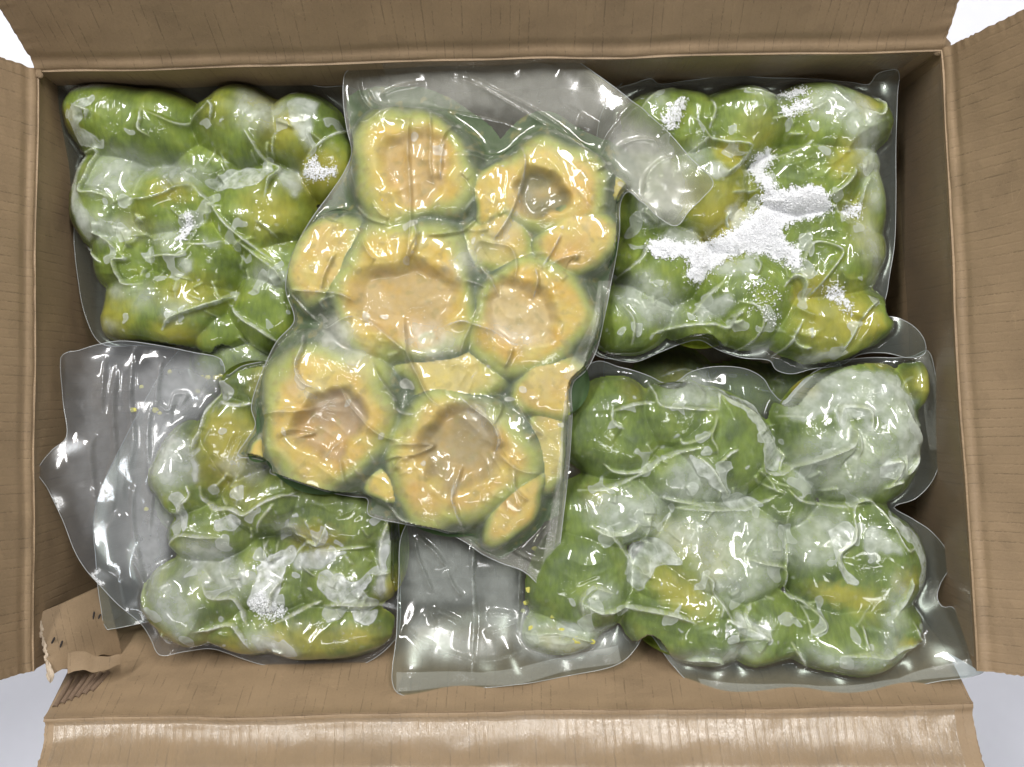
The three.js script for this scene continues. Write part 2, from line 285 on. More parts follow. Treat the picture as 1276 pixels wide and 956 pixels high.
  for (let j = 0; j <= nz; j++) for (let i = 0; i <= nx; i++) {                        // whose flesh lies under each point of the film
    const k = j * W + i; yF[k] = base[k] + film[k] - 0.0008 - 0.3 * Math.max(0, body[k] - hc[k] - 0.0006);
    if (sd[k] > -0.0015 || (!d.halves && body[k] < 0.0018)) { owner[k] = -1; continue; }
    if (owner[k] >= 0) continue;
    const x = x0 + i * step, z = z0 + j * step; let b = d.halves ? 1.34 : 9;
    for (let n = 0; n < fruits.length; n++) { const F = fruits[n], R = 1.5 * Math.max(F.rx, F.ry); if (Math.abs(x - F.c.x) > R || Math.abs(z - F.c.z) > R) continue; const r = F.polar(x, z)[0]; if (r < b) { b = r; owner[k] = n; } }
  }
  const yAt = (k) => base[k] + film[k];
  function sheet(height, st) {
    const pos = [], uv = [], idx = [], vert = new Map();
    const point = (x, y, z) => { pos.push(x - cx, y - cy, z - cz); uv.push((x - x0) / (x1 - x0), (z - z0) / (z1 - z0)); return pos.length / 3 - 1; };
    const V = (i, j) => { const k = j * W + i; if (!vert.has(k)) vert.set(k, point(x0 + i * step, height(k), z0 + j * step)); return vert.get(k); };
    const E = (a, b) => { const ka = a[1] * W + a[0], kb = b[1] * W + b[0], key = ka < kb ? ka + '_' + kb : kb + '_' + ka; if (!vert.has(key)) { const t = sd[ka] / (sd[ka] - sd[kb]); vert.set(key, point(x0 + mix(a[0], b[0], t) * step, mix(height(ka), height(kb), t), z0 + mix(a[1], b[1], t) * step)); } return vert.get(key); };
    const tri = (a, b, c) => {
      const v = [a, b, c], s = v.map(([i, j]) => sd[j * W + i] < 0), out = [];
      for (let n = 0; n < 3; n++) { const m = (n + 1) % 3; if (s[n]) out.push(V(...v[n])); if (s[n] !== s[m]) out.push(E(v[n], v[m])); }
      for (let n = 1; n + 1 < out.length; n++) idx.push(out[0], out[n], out[n + 1]);
    };
    for (let j = 0; j + st <= nz; j += st) for (let i = 0; i + st <= nx; i += st) { tri([i, j], [i, j + st], [i + st, j + st]); tri([i, j], [i + st, j + st], [i + st, j]); }
    return buffer(pos, idx, uv);
  }
  // ---- what the film carries: frost, haze, wrinkles (drawn on the film's own plan)
  const tw = Math.round((x1 - x0) / S * K * 0.93), th = Math.round((z1 - z0) / S * K * 0.93), kx = tw / (x1 - x0), kz = th / (z1 - z0);
  const tex = (x, y, flange) => { const p = flange ? onFlange(x, y) : inside(x, y); return [(p.x - x0) * kx, (p.z - z0) * kz]; };
  const layer = (draw) => { const c = document.createElement('canvas'); c.width = tw; c.height = th; const g = c.getContext('2d'); g.fillStyle = '#000'; g.fillRect(0, 0, tw, th); g.lineCap = g.lineJoin = 'round'; draw(g); return g.getImageData(0, 0, tw, th).data; };
  const grey = (v) => { const n = Math.round(clamp(v) * 255); return `rgb(${n},${n},${n})`; };
  const blur = (a, r) => {                                                             // two passes of a running mean on one channel
    let src = new Float32Array(tw * th); for (let i = 0; i < src.length; i++) src[i] = a[i * 4] / 255;
    if (r < 1) return src;
    for (let pass = 0; pass < 2; pass++) {
      const mid = new Float32Array(tw * th), out = new Float32Array(tw * th), n = 2 * r + 1;
      for (let y = 0; y < th; y++) { let q = 0; const o = y * tw; for (let x = -r; x <= r; x++) q += src[o + clamp(x, 0, tw - 1)]; for (let x = 0; x < tw; x++) { mid[o + x] = q / n; q += src[o + Math.min(tw - 1, x + r + 1)] - src[o + Math.max(0, x - r)]; } }
      for (let x = 0; x < tw; x++) { let q = 0; for (let y = -r; y <= r; y++) q += mid[clamp(y, 0, th - 1) * tw + x]; for (let y = 0; y < th; y++) { out[y * tw + x] = q / n; q += mid[Math.min(th - 1, y + r + 1) * tw + x] - mid[Math.max(0, y - r) * tw + x]; } }
      src = out;
    }
    return src;
  };
  const fillAll = (g, list) => { for (const [v, l] of list) { g.fillStyle = grey(v); smoothPath(g, pairs(l).map(([x, y]) => tex(x, y)), true); g.fill(); } };
  const MIST = 0.52, SOFT = 0.42, grade = (a, b) => d.frost.filter(([v]) => v >= a && v < b);
  const frost = blur(layer((g) => {
    fillAll(g, grade(MIST, 2));
    fillAll(g, d.clear ?? []);
    for (let n = 0; n < (d.bubbles ?? 40) * 0.6; n++) { const F = fruits[Math.floor(rnd() * fruits.length)], a = rnd() * 6.28, r = Math.sqrt(rnd()) * 0.9; g.fillStyle = grey(0.22 + 0.16 * rnd()); const q = K * (1 + 3.4 * rnd() ** 3); g.beginPath(); g.ellipse((F.c.x + Math.cos(a) * r * F.rx - x0) * kx, (F.c.z + Math.sin(a) * r * F.ry - z0) * kz, q, q * (0.7 + 0.5 * rnd()), rnd() * 3, 0, 6.28); g.fill(); }
  }), 1);
  const crest = blur(layer((g) => { for (const [list, , w = 5, v = 0.5] of d.folds) if (v > 0) { const p = new THREE.CatmullRomCurve3(pairs(list).map(([x, y]) => inside(x, y)), false, 'centripetal').getPoints(list.length * 5); for (let n = 0; n + 1 < p.length; n++) { const q = (n + 0.5) / p.length; g.strokeStyle = grey(v); g.lineWidth = w * K * 0.48 * (0.25 + 0.75 * ss(0, 0.25, q) * ss(0, 0.25, 1 - q)); g.beginPath(); g.moveTo((p[n].x - x0) * kx, (p[n].z - z0) * kz); g.lineTo((p[n + 1].x - x0) * kx, (p[n + 1].z - z0) * kz); g.stroke(); } } }), 1);
  const lip = blur(layer((g) => fillAll(g, grade(MIST, 2).map(([, l]) => [1, l]))), 2);
  const mist = blur(layer((g) => { fillAll(g, grade(0, SOFT)); fillAll(g, d.clear ?? []); }), 16), veil = blur(layer((g) => fillAll(g, grade(SOFT, MIST))), 5);
  const near = blur(layer((g) => { for (const w of [34, 22, 12]) for (const [list, , , v = 0.5] of d.folds) if (v > 0) { g.strokeStyle = 'rgba(255,255,255,0.22)'; g.lineWidth = w * K; smoothPath(g, pairs(list).map(([x, y]) => tex(x, y)), false); g.stroke(); } }), 6);
  const seals = layer((g) => { for (const [v, list] of d.seals ?? []) { g.fillStyle = grey(v); g.beginPath(); pairs(list).forEach(([x, y], n) => g[n ? 'lineTo' : 'moveTo'](...tex(x, y, true))); g.closePath(); g.fill(); } });
  const tint = layer((g) => { for (const [x, y, r, v = 1, sq = 1, rot = 0] of d.yellow ?? []) { const [a, b] = tex(x, y); g.save(); g.translate(a, b); g.rotate(rot); g.scale(1, sq); const q = g.createRadialGradient(0, 0, r * K * 0.25, 0, 0, r * K); q.addColorStop(0, `rgba(255,255,255,${v})`); q.addColorStop(1, 'rgba(255,255,255,0)'); g.fillStyle = q; g.fillRect(-r * K, -r * K, 2 * r * K, 2 * r * K); g.restore(); } });
  const at1 = (a, x, y) => { x = clamp(x, 0, tw - 1.001); y = clamp(y, 0, th - 1.001); const i = x | 0, j = y | 0, u = x - i, v = y - j, o = j * tw + i; return mix(mix(a[o], a[o + 1], u), mix(a[o + tw], a[o + tw + 1], u), v); };
  const at4 = (a, x, y) => { x = clamp(x, 0, tw - 1.001); y = clamp(y, 0, th - 1.001); const i = x | 0, j = y | 0, u = x - i, v = y - j, o = (j * tw + i) * 4; return mix(mix(a[o], a[o + 4], u), mix(a[o + tw * 4], a[o + tw * 4 + 4], u), v) / 255; };
  const surf = new Uint8Array(tw * th * 4), bump = new Float32Array(tw * th * 4), colour = new Uint8Array(tw * th * 4);
  const haze = d.haze ?? 0.1, amt = d.blotch ?? 0.5;
  for (let y = 0; y < th; y++) for (let x = 0; x < tw; x++) {
    const o = (y * tw + x) * 4, s = d.seed * 13;
    const wa = N2(x * 0.035 + s, y * 0.035), wb = N2(x * 0.035, y * 0.035 + s + 40), wc = N2(x * 0.11 + s, y * 0.11), wd = N2(x * 0.11, y * 0.11 - s);
    const va = N2(x * 0.016 + s, y * 0.016 + 9), vb = N2(x * 0.016 - 7, y * 0.016 + s), X = x + 7 * va + 2.2 * wa, Y = y + 7 * vb + 2.2 * wb;
    const gi = Math.min(nx, Math.round(x / kx / step)), gj = Math.min(nz, Math.round(y / kz / step)), full = ss(0.001, 0.006, body[gj * W + gi]);
    const nr = at1(near, x, y), mi = Math.max(at1(mist, X, Y), at1(veil, X, Y) * 0.9) * mix(1, 0.75 + 0.5 * ss(-0.5, 0.6, fbm(x * 0.022 + s, y * 0.022, 3)), full);
    const n1 = fbm(X * 0.009 + s, Y * 0.009 - s, 2) + 0.3 * nr;
    const blotN = n1 + (amt - 0.5) * 0.4 + 0.03 * wa, blot = full * ss(0.5, 0.54, blotN), m = at1(lip, X, Y);
    const lipF = Math.max(ss(0.1, 0.45, m) * (1 - ss(0.55, 0.95, m)), 0.7 * full * ss(0.495, 0.52, blotN) * (1 - ss(0.53, 0.56, blotN)));
    const sharp = Math.max(at1(frost, X, Y) * (0.66 + 0.5 * fbm(x * 0.03 - s, y * 0.03, 3)), blot * 0.3, at1(crest, x + 1.5 * wc, y + 1.5 * wd) * (0.8 + 0.5 * wa)) + 0.16 * lipF;
    const rime = fbm(x * 0.02 + 70 + s, y * 0.02, 3);
    const crystals = full * ss(0.42, 0.55, rime + 0.1 * nr) * ss(0.1, 0.6, N2(x * 0.33, y * 0.33) + 0.4 * N2(x * 0.7, y * 0.7)) * (d.crystals ?? 0.5);
    const seal = at4(seals, x, y);
    const f = clamp(haze * (1 + 0.3 * wa) * (0.35 + 0.65 * full) + Math.max(sharp, mi * 0.95) * (0.9 + 0.2 * fbm(x * 0.03, y * 0.03 + s, 2)) + 0.25 * Math.min(sharp, mi) + crystals * 0.5 + seal * 0.28);
    surf[o] = 255 * (1 - f); surf[o + 1] = 255 * clamp(0.27 + 1.1 * (1 - full) * mi + 0.6 * ss(0.2, 0.6, sharp) + 0.3 * crystals + 0.2 * seal); surf[o + 2] = 0; surf[o + 3] = 255;
    const wx = x + 22 * wa, wy = y + 22 * wb, patch = ss(-0.1, 0.5, N2(x * 0.009 - s, y * 0.009));
    const crinkle = patch * (0.1 + 0.9 * full) * (Math.pow(ridge(wx * 0.008 + s, wy * 0.008), 22) * 0.6 + Math.pow(ridge(wx * 0.017 - s, wy * 0.017), 22) * 0.35) + (seal > 0.3 ? 0.1 * Math.sin(x * 1.3) * Math.sin(y * 1.3) : 0);
    const b = crinkle * (d.crinkle ?? 0.3) + 0.07 * ss(0.1, 0.5, sharp) + 0.1 * lipF + 0.1 * crystals;
    bump[o] = bump[o + 1] = bump[o + 2] = b; bump[o + 3] = 1;
    // the fruit under it
    const wxx = x0 + x / kx, wzz = z0 + y / kz; let col;
    if (d.halves) {
      const F = fruits[owner[gj * W + gi]];
      const m1 = fbm(x * 0.008 + s, y * 0.008, 3), m2 = fbm(x * 0.05, y * 0.05 - s, 3), skin = [0.06, 0.108, 0.045];
      if (!F) col = skin;
      else {
        const [r, t] = F.polar(wxx, wzz), rr = r + 0.1 * N2(x * 0.006 + s, y * 0.006), q = F.kind === 'half' ? F.cavity(wxx, wzz) + 0.1 * N2(x * 0.012, y * 0.012 + s) : 2;
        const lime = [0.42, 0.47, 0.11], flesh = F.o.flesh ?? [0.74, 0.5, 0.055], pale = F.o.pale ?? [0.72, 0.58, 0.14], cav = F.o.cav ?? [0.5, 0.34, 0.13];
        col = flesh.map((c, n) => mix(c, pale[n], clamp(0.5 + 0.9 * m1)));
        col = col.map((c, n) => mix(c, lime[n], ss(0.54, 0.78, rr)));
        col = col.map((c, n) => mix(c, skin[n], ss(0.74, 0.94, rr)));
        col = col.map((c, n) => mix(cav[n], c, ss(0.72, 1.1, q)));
        const org = ss(0, 0.5, fbm(x * 0.0065 + 40, y * 0.0065 - s, 2)) * (1 - ss(0.62, 0.84, rr)); col = col.map((c, n) => mix(c, [0.74, 0.43, 0.025][n], 0.42 * org)); const bru = ss(0.15, 0.5, fbm(x * 0.018 - s, y * 0.018 + 5, 3)); col = col.map((c, n) => mix(c, [0.36, 0.3, 0.09][n], 0.45 * bru)); const fib = 1 + 0.04 * N2(t * 7 + F.id, r * 2) * ss(0.3, 0.7, r); col = col.map((c) => c * fib * (1 + 0.08 * m2));
      }
    } else {
      const m1 = fbm(x * 0.008 + s, y * 0.008, 3), m2 = fbm(x * 0.07, y * 0.025 - s, 3), ye = clamp(at4(tint, x + 8 * wa, y + 8 * wb) * (1 + 0.7 * m1) + 0.1 * ss(0.25, 0.5, m1));
      const P = d.green ?? GREEN, k = clamp(0.5 + 0.6 * m1 + 0.14 * m2);
      col = [0, 1, 2].map((n) => k < 0.5 ? mix(P.dark[n], P.mid[n], k * 2) : mix(P.mid[n], P.light[n], k * 2 - 1));
      col = col.map((c, n) => mix(c, P.yellow[n], ye * 0.85)); const pulp = clamp(at1(crest, x, y) * 1.7); col = col.map((c, n) => mix(c, [0.62, 0.66, 0.22][n], pulp));
      const sp = 1 + 0.1 * m2 + 0.05 * N2(x * 0.5, y * 0.5); col = col.map((c) => c * sp);
    }
    for (let n = 0; n < 3; n++) colour[o + n] = 255 * srgb(clamp(col[n])); colour[o + 3] = 255;
  }
  const surfT = dataTex(tw, th, surf), bumpT = dataTex(tw, th, bump), colT = dataTex(tw, th, colour, true);
  for (const t of [surfT, bumpT, colT]) t.wrapS = t.wrapT = THREE.ClampToEdgeWrapping;
  const filmMat = new THREE.MeshPhysicalMaterial({ color: new THREE.Color(...(d.filmColor ?? [0.77, 0.82, 0.77])), transmission: 1, transmissionMap: surfT, roughness: 0.29, roughnessMap: surfT, thickness: 0, ior: 1.52, bumpMap: bumpT, bumpScale: 0.0014, side: THREE.DoubleSide });
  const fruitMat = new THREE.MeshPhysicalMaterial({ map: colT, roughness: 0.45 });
  add(root, 'bag_film', sheet(yAt, 1), filmMat);
  add(root, 'bag_back', sheet((k) => base[k] - 0.0007 - 0.45 * body[k] + 0.5 * Math.min(0, film[k]), 3), new THREE.MeshPhysicalMaterial({ color: new THREE.Color(0.9, 0.91, 0.92), transmission: 0.95, thickness: 0, roughness: 0.18, ior: 1.5, side: THREE.DoubleSide }));
  // the welded hem round the bag
  const hemPts = []; for (let n = 0; n < no; n += 2) { const i = clamp(Math.round((ox[n] - x0) / step), 0, nx), j = clamp(Math.round((oz[n] - z0) / step), 0, nz); hemPts.push(new THREE.Vector3(ox[n] - cx, yAt(j * W + i) - cy, oz[n] - cz)); }
  add(root, 'bag_hem', new THREE.TubeGeometry(new THREE.CatmullRomCurve3(hemPts, true, 'centripetal'), hemPts.length * 2, 0.00026, 5, true), edgeMat);
  // each fruit: its upper side follows the film that is frozen to it, its lower side is the round body
  const cells = fruits.map(() => ({ pos: [], nor: [], uv: [], idx: [], id: new Map() }));
  const cellV = (c, k) => { if (!c.id.has(k)) { const i = k % W, j = (k - i) / W, l = Math.max(0, i - 1), r = Math.min(nx, i + 1), u = Math.max(0, j - 1), w = Math.min(nz, j + 1), a = -(yF[j * W + r] - yF[j * W + l]) / ((r - l) * step), b = -(yF[w * W + i] - yF[u * W + i]) / ((w - u) * step), q = 1 / Math.hypot(a, 1, b); c.pos.push(x0 + i * step - cx, yF[k] - cy, z0 + j * step - cz); c.nor.push(a * q, q, b * q); c.uv.push(i * step / (x1 - x0), j * step / (z1 - z0)); c.id.set(k, c.pos.length / 3 - 1); } return c.id.get(k); };
  for (let j = 0; j < nz; j++) for (let i = 0; i < nx; i++) { const a = j * W + i, b = a + 1, e = a + W, f = e + 1; for (const t of [[a, e, f], [a, f, b]]) if (t.every((k) => owner[k] >= 0)) { const c = cells[owner[t[0]]]; c.idx.push(...t.map((k) => cellV(c, k))); } }
  fruits.forEach((F, n) => {
    const c = cells[n]; if (!c.idx.length) return;
    const g = new THREE.BufferGeometry(); g.setAttribute('position', new THREE.Float32BufferAttribute(c.pos, 3)); g.setAttribute('normal', new THREE.Float32BufferAttribute(c.nor, 3)); g.setAttribute('uv', new THREE.Float32BufferAttribute(c.uv, 2)); g.setIndex(c.idx);
    const nr = 12, nt = 40, pos = [], uv = [], idx = [];
    const by = (x, z) => { const i = clamp(Math.round((x - x0) / step), 0, nx), j = clamp(Math.round((z - z0) / step), 0, nz); return base[j * W + i]; };
    for (let a = 0; a <= nr; a++) for (let b = 0; b < nt; b++) {
      const r = Math.pow(a / nr, 0.75), t = b / nt * Math.PI * 2, lx = Math.cos(t) * r * 0.93 * F.rx, lz = Math.sin(t) * r * 0.93 * F.ry, x = F.c.x + lx * F.ca - lz * F.sa, z = F.c.z + lx * F.sa + lz * F.ca;
      pos.push(x - cx, by(x, z) + 0.0015 - 0.4 * F.hgt * Math.pow(Math.max(0, 1 - Math.pow(r, 2.5)), 0.55) - cy, z - cz); uv.push((x - x0) / (x1 - x0), (z - z0) / (z1 - z0));
    }
    for (let a = 0; a < nr; a++) for (let b = 0; b < nt; b++) { const p = a * nt + b, q = a * nt + (b + 1) % nt; idx.push(p, q + nt, q, p, p + nt, q + nt); }
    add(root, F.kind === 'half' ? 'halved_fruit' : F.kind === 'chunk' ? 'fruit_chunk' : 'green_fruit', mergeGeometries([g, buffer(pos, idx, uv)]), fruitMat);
  });
  for (const [x, y, r] of d.crumbs ?? []) { const p = inside(x, y), i = clamp(Math.round((p.x - x0) / step), 0, nx), j = clamp(Math.round((p.z - z0) / step), 0, nz), g = new THREE.IcosahedronGeometry(r * S, 1), q = g.attributes.position; for (let n = 0; n < q.count; n++) { const s = 1 + 0.4 * N3(q.getX(n) * 500 + x, q.getY(n) * 500, q.getZ(n) * 500); q.setXYZ(n, q.getX(n) * s, q.getY(n) * s * 0.3, q.getZ(n) * s * 0.8); } g.computeVertexNormals(); g.translate(p.x - cx, yAt(j * W + i) - 0.0012 - cy, p.z - cz); add(root, 'fruit_crumb', g, crumbMat); }
  const topAt = (x, z) => { const i = clamp(Math.round((x - x0) / step), 0, nx), j = clamp(Math.round((z - z0) / step), 0, nz); return yAt(j * W + i); };
  return { root, topAt, inside };
}

// ---------------------------------------------------------------- the packs, lowest first (photo pixels; heights in mm from the rim)
const lowA = pack({
  seed: 1, label: 'deep lower bag of green fruit glimpsed in the dark gap between the two right-hand bags', step: 0.0016, pleats: 10, lift: 22, haze: 0.1, relax: 14, blotch: 0.45, bubbles: 10,
  base: [[700, 400, -112], [1000, 480, -112]],
  outline: [780, 400, 830, 380, 900, 390, 990, 400, 1040, 440, 1050, 500, 1000, 540, 900, 540, 820, 530, 760, 500, 755, 440],
  fruits: [[840, 478, 50, 40, 0, 26], [930, 492, 50, 40, 0, 24], [990, 488, 44, 36, 0, 25]], frost: [], folds: [[[820, 470, 850, 460, 880, 470], 2, 5, 0.4]], yellow: [[840, 470, 30, 0.5]],
});
const lowB = pack({
  seed: 2, label: 'lower bag of green fruit whose grey clear end sticks out by the torn box corner', step: 0.0016, pleats: 4, lift: 16, haze: 0.12, relax: 14, blotch: 0.4, bubbles: 10,
  base: [[260, 440, -80], [140, 740, -42], [200, 700, -60], [400, 600, -90]],
  outline: [120, 700, 126, 760, 131, 784, 150, 782, 182, 775, 260, 760, 420, 740, 440, 600, 420, 480, 340, 420, 270, 410, 220, 440, 150, 560, 118, 640],
  fruits: [[300, 450, 60, 46, 0, 30], [330, 560, 60, 50, 0, 14], [250, 620, 60, 50, 0, 14]], frost: [], folds: [[[140, 720, 150, 770], 1, 4, 0.1]], yellow: [],
});

const TL = pack({
  seed: 3, label: 'green fruit bag with wavy rim film in the far left box corner', lift: 26, haze: 0.025, blotch: 0.5, bubbles: 34, pucker: 0.5, crystals: 0.3,
  base: [[60, 100, -30], [240, 90, -42], [420, 110, -42], [90, 260, -50], [110, 420, -52], [300, 440, -58], [250, 260, -52], [400, 300, -56]],
  outline: [43, 105, 60, 91, 90, 87, 120, 88, 148, 96, 160, 87, 178, 82, 205, 83, 232, 84, 246, 88, 258, 93, 280, 86, 305, 92, 318, 100, 334, 103, 372, 102, 400, 108, 440, 110, 480, 160, 480, 300, 420, 400, 370, 440, 335, 455, 312, 452, 296, 441, 284, 437, 270, 446, 235, 438, 180, 431, 130, 430, 118, 420, 104, 385, 97, 345, 92, 300, 92, 280, 86, 240, 82, 212, 84, 197, 72, 168, 68, 140, 63, 118],
  fruits: [[158, 152, 90, 54, 4, 28], [292, 154, 66, 54, 10, 30], [372, 156, 52, 48, 0, 25], [408, 205, 40, 46, 10, 22], [132, 250, 58, 68, 0, 27], [206, 255, 62, 52, 0, 28], [322, 262, 68, 64, 0, 27], [240, 318, 66, 50, 12, 27], [150, 318, 50, 44, 0, 24], [200, 382, 90, 52, -4, 29], [330, 388, 54, 50, 0, 22], [352, 330, 60, 44, 0, 22], [262, 412, 40, 30, 0, 19], [252, 206, 46, 34, 0, 19]],
  yellow: [[400, 215, 45, 1], [350, 165, 40, 0.8], [325, 120, 34, 0.8, 0.7], [340, 265, 50, 0.8], [215, 240, 36, 0.9, 0.6], [135, 398, 44, 0.9], [240, 365, 55, 0.7, 0.6], [220, 415, 40, 0.8, 0.6], [170, 280, 30, 0.4], [275, 135, 40, 0.4], [75, 150, 25, 0.8]],
  folds: [
    [[176, 137, 200, 147, 218, 154, 230, 154, 246, 145, 258, 138, 268, 129, 262, 128], 2.6, 6, 0.3], [[178, 138, 180, 150, 178, 164, 190, 172], 1.6, 4, 0.5], [[262, 128, 270, 138, 266, 154], 1.6, 4, 0.6], [[86, 128, 104, 136, 112, 140, 108, 150], 2, 6, 0.5],
    [[82, 178, 100, 186, 118, 186, 114, 205, 110, 226, 104, 240, 122, 242, 145, 248], 2.6, 6, 0.45], [[160, 250, 185, 250, 210, 243, 228, 234, 240, 231], 3.4, 8, 0.3], [[240, 231, 252, 243, 262, 252, 278, 275, 300, 295, 322, 312, 348, 330], 2.2, 6, 0.45],
    [[308, 165, 318, 180, 328, 197, 348, 208, 338, 225, 332, 248], 2.6, 6, 0.5], [[383, 192, 400, 178, 420, 162, 436, 148], 3, 8, 0.55], [[146, 312, 160, 324, 146, 326, 152, 350, 160, 355, 182, 354], 2.8, 6, 0.5], [[178, 321, 205, 319, 232, 318, 243, 305], 2, 5, 0.4],
    [[296, 364, 272, 376, 240, 388, 218, 398, 205, 412], 2.4, 7, 0.55], [[282, 378, 300, 396, 325, 412, 346, 428], 2.6, 8, 0.5], [[295, 300, 318, 318, 345, 338, 352, 350], 2, 6, 0.4], [[110, 288, 135, 300, 148, 313], 1.6, 5, 0.3], [[232, 305, 262, 305, 278, 300], 2, 6, 0.45], [[240, 262, 246, 290, 236, 305], 1, 4, 0.2], [[90, 300, 110, 316, 128, 328], 1.8, 5, 0.5],
  ],
  frost: [
    [0.5, [83, 196, 98, 190, 104, 205, 98, 225, 108, 255, 128, 280, 124, 296, 104, 296, 92, 280, 86, 240]], [0.55, [86, 126, 108, 116, 124, 120, 108, 138, 100, 150, 96, 160, 118, 172, 138, 178, 118, 186, 92, 176, 82, 160]],
    [0.34, [120, 190, 150, 188, 190, 196, 230, 204, 256, 212, 262, 224, 236, 232, 205, 226, 178, 205, 140, 206, 118, 204]], [0.34, [116, 206, 150, 205, 180, 206, 178, 226, 158, 248, 130, 246, 108, 240]],
    [0.58, [252, 226, 272, 214, 310, 208, 344, 207, 334, 222, 318, 234, 286, 237, 262, 234]], [0.36, [300, 102, 312, 112, 330, 128, 352, 128, 366, 130, 350, 150, 326, 164, 304, 168, 298, 140]], [0.5, [358, 128, 384, 120, 398, 130, 386, 150, 392, 176, 384, 192, 374, 172, 362, 150]],
    [0.4, [190, 292, 206, 282, 224, 290, 230, 306, 218, 314, 198, 306]], [0.5, [344, 210, 366, 206, 374, 226, 372, 246, 358, 238, 348, 226]], [0.4, [100, 262, 130, 270, 150, 292, 140, 306, 118, 292]], [0.38, [130, 275, 160, 275, 180, 282, 176, 298, 160, 290, 140, 292]],
    [0.36, [168, 366, 180, 356, 198, 360, 196, 380, 180, 388, 168, 384]], [0.45, [250, 300, 276, 298, 280, 308, 262, 310]], [0.45, [228, 325, 244, 322, 240, 340, 230, 346]], [0.4, [138, 352, 158, 354, 156, 376, 142, 376]], [0.4, [120, 405, 142, 402, 150, 415, 130, 420]], [0.38, [300, 338, 340, 330, 370, 345, 350, 362, 318, 352]], [0.4, [206, 380, 232, 378, 246, 386, 224, 396, 208, 402]], [0.5, [60, 92, 100, 90, 140, 98, 128, 108, 90, 106, 66, 102]],
  ],
  crumbs: [],
});

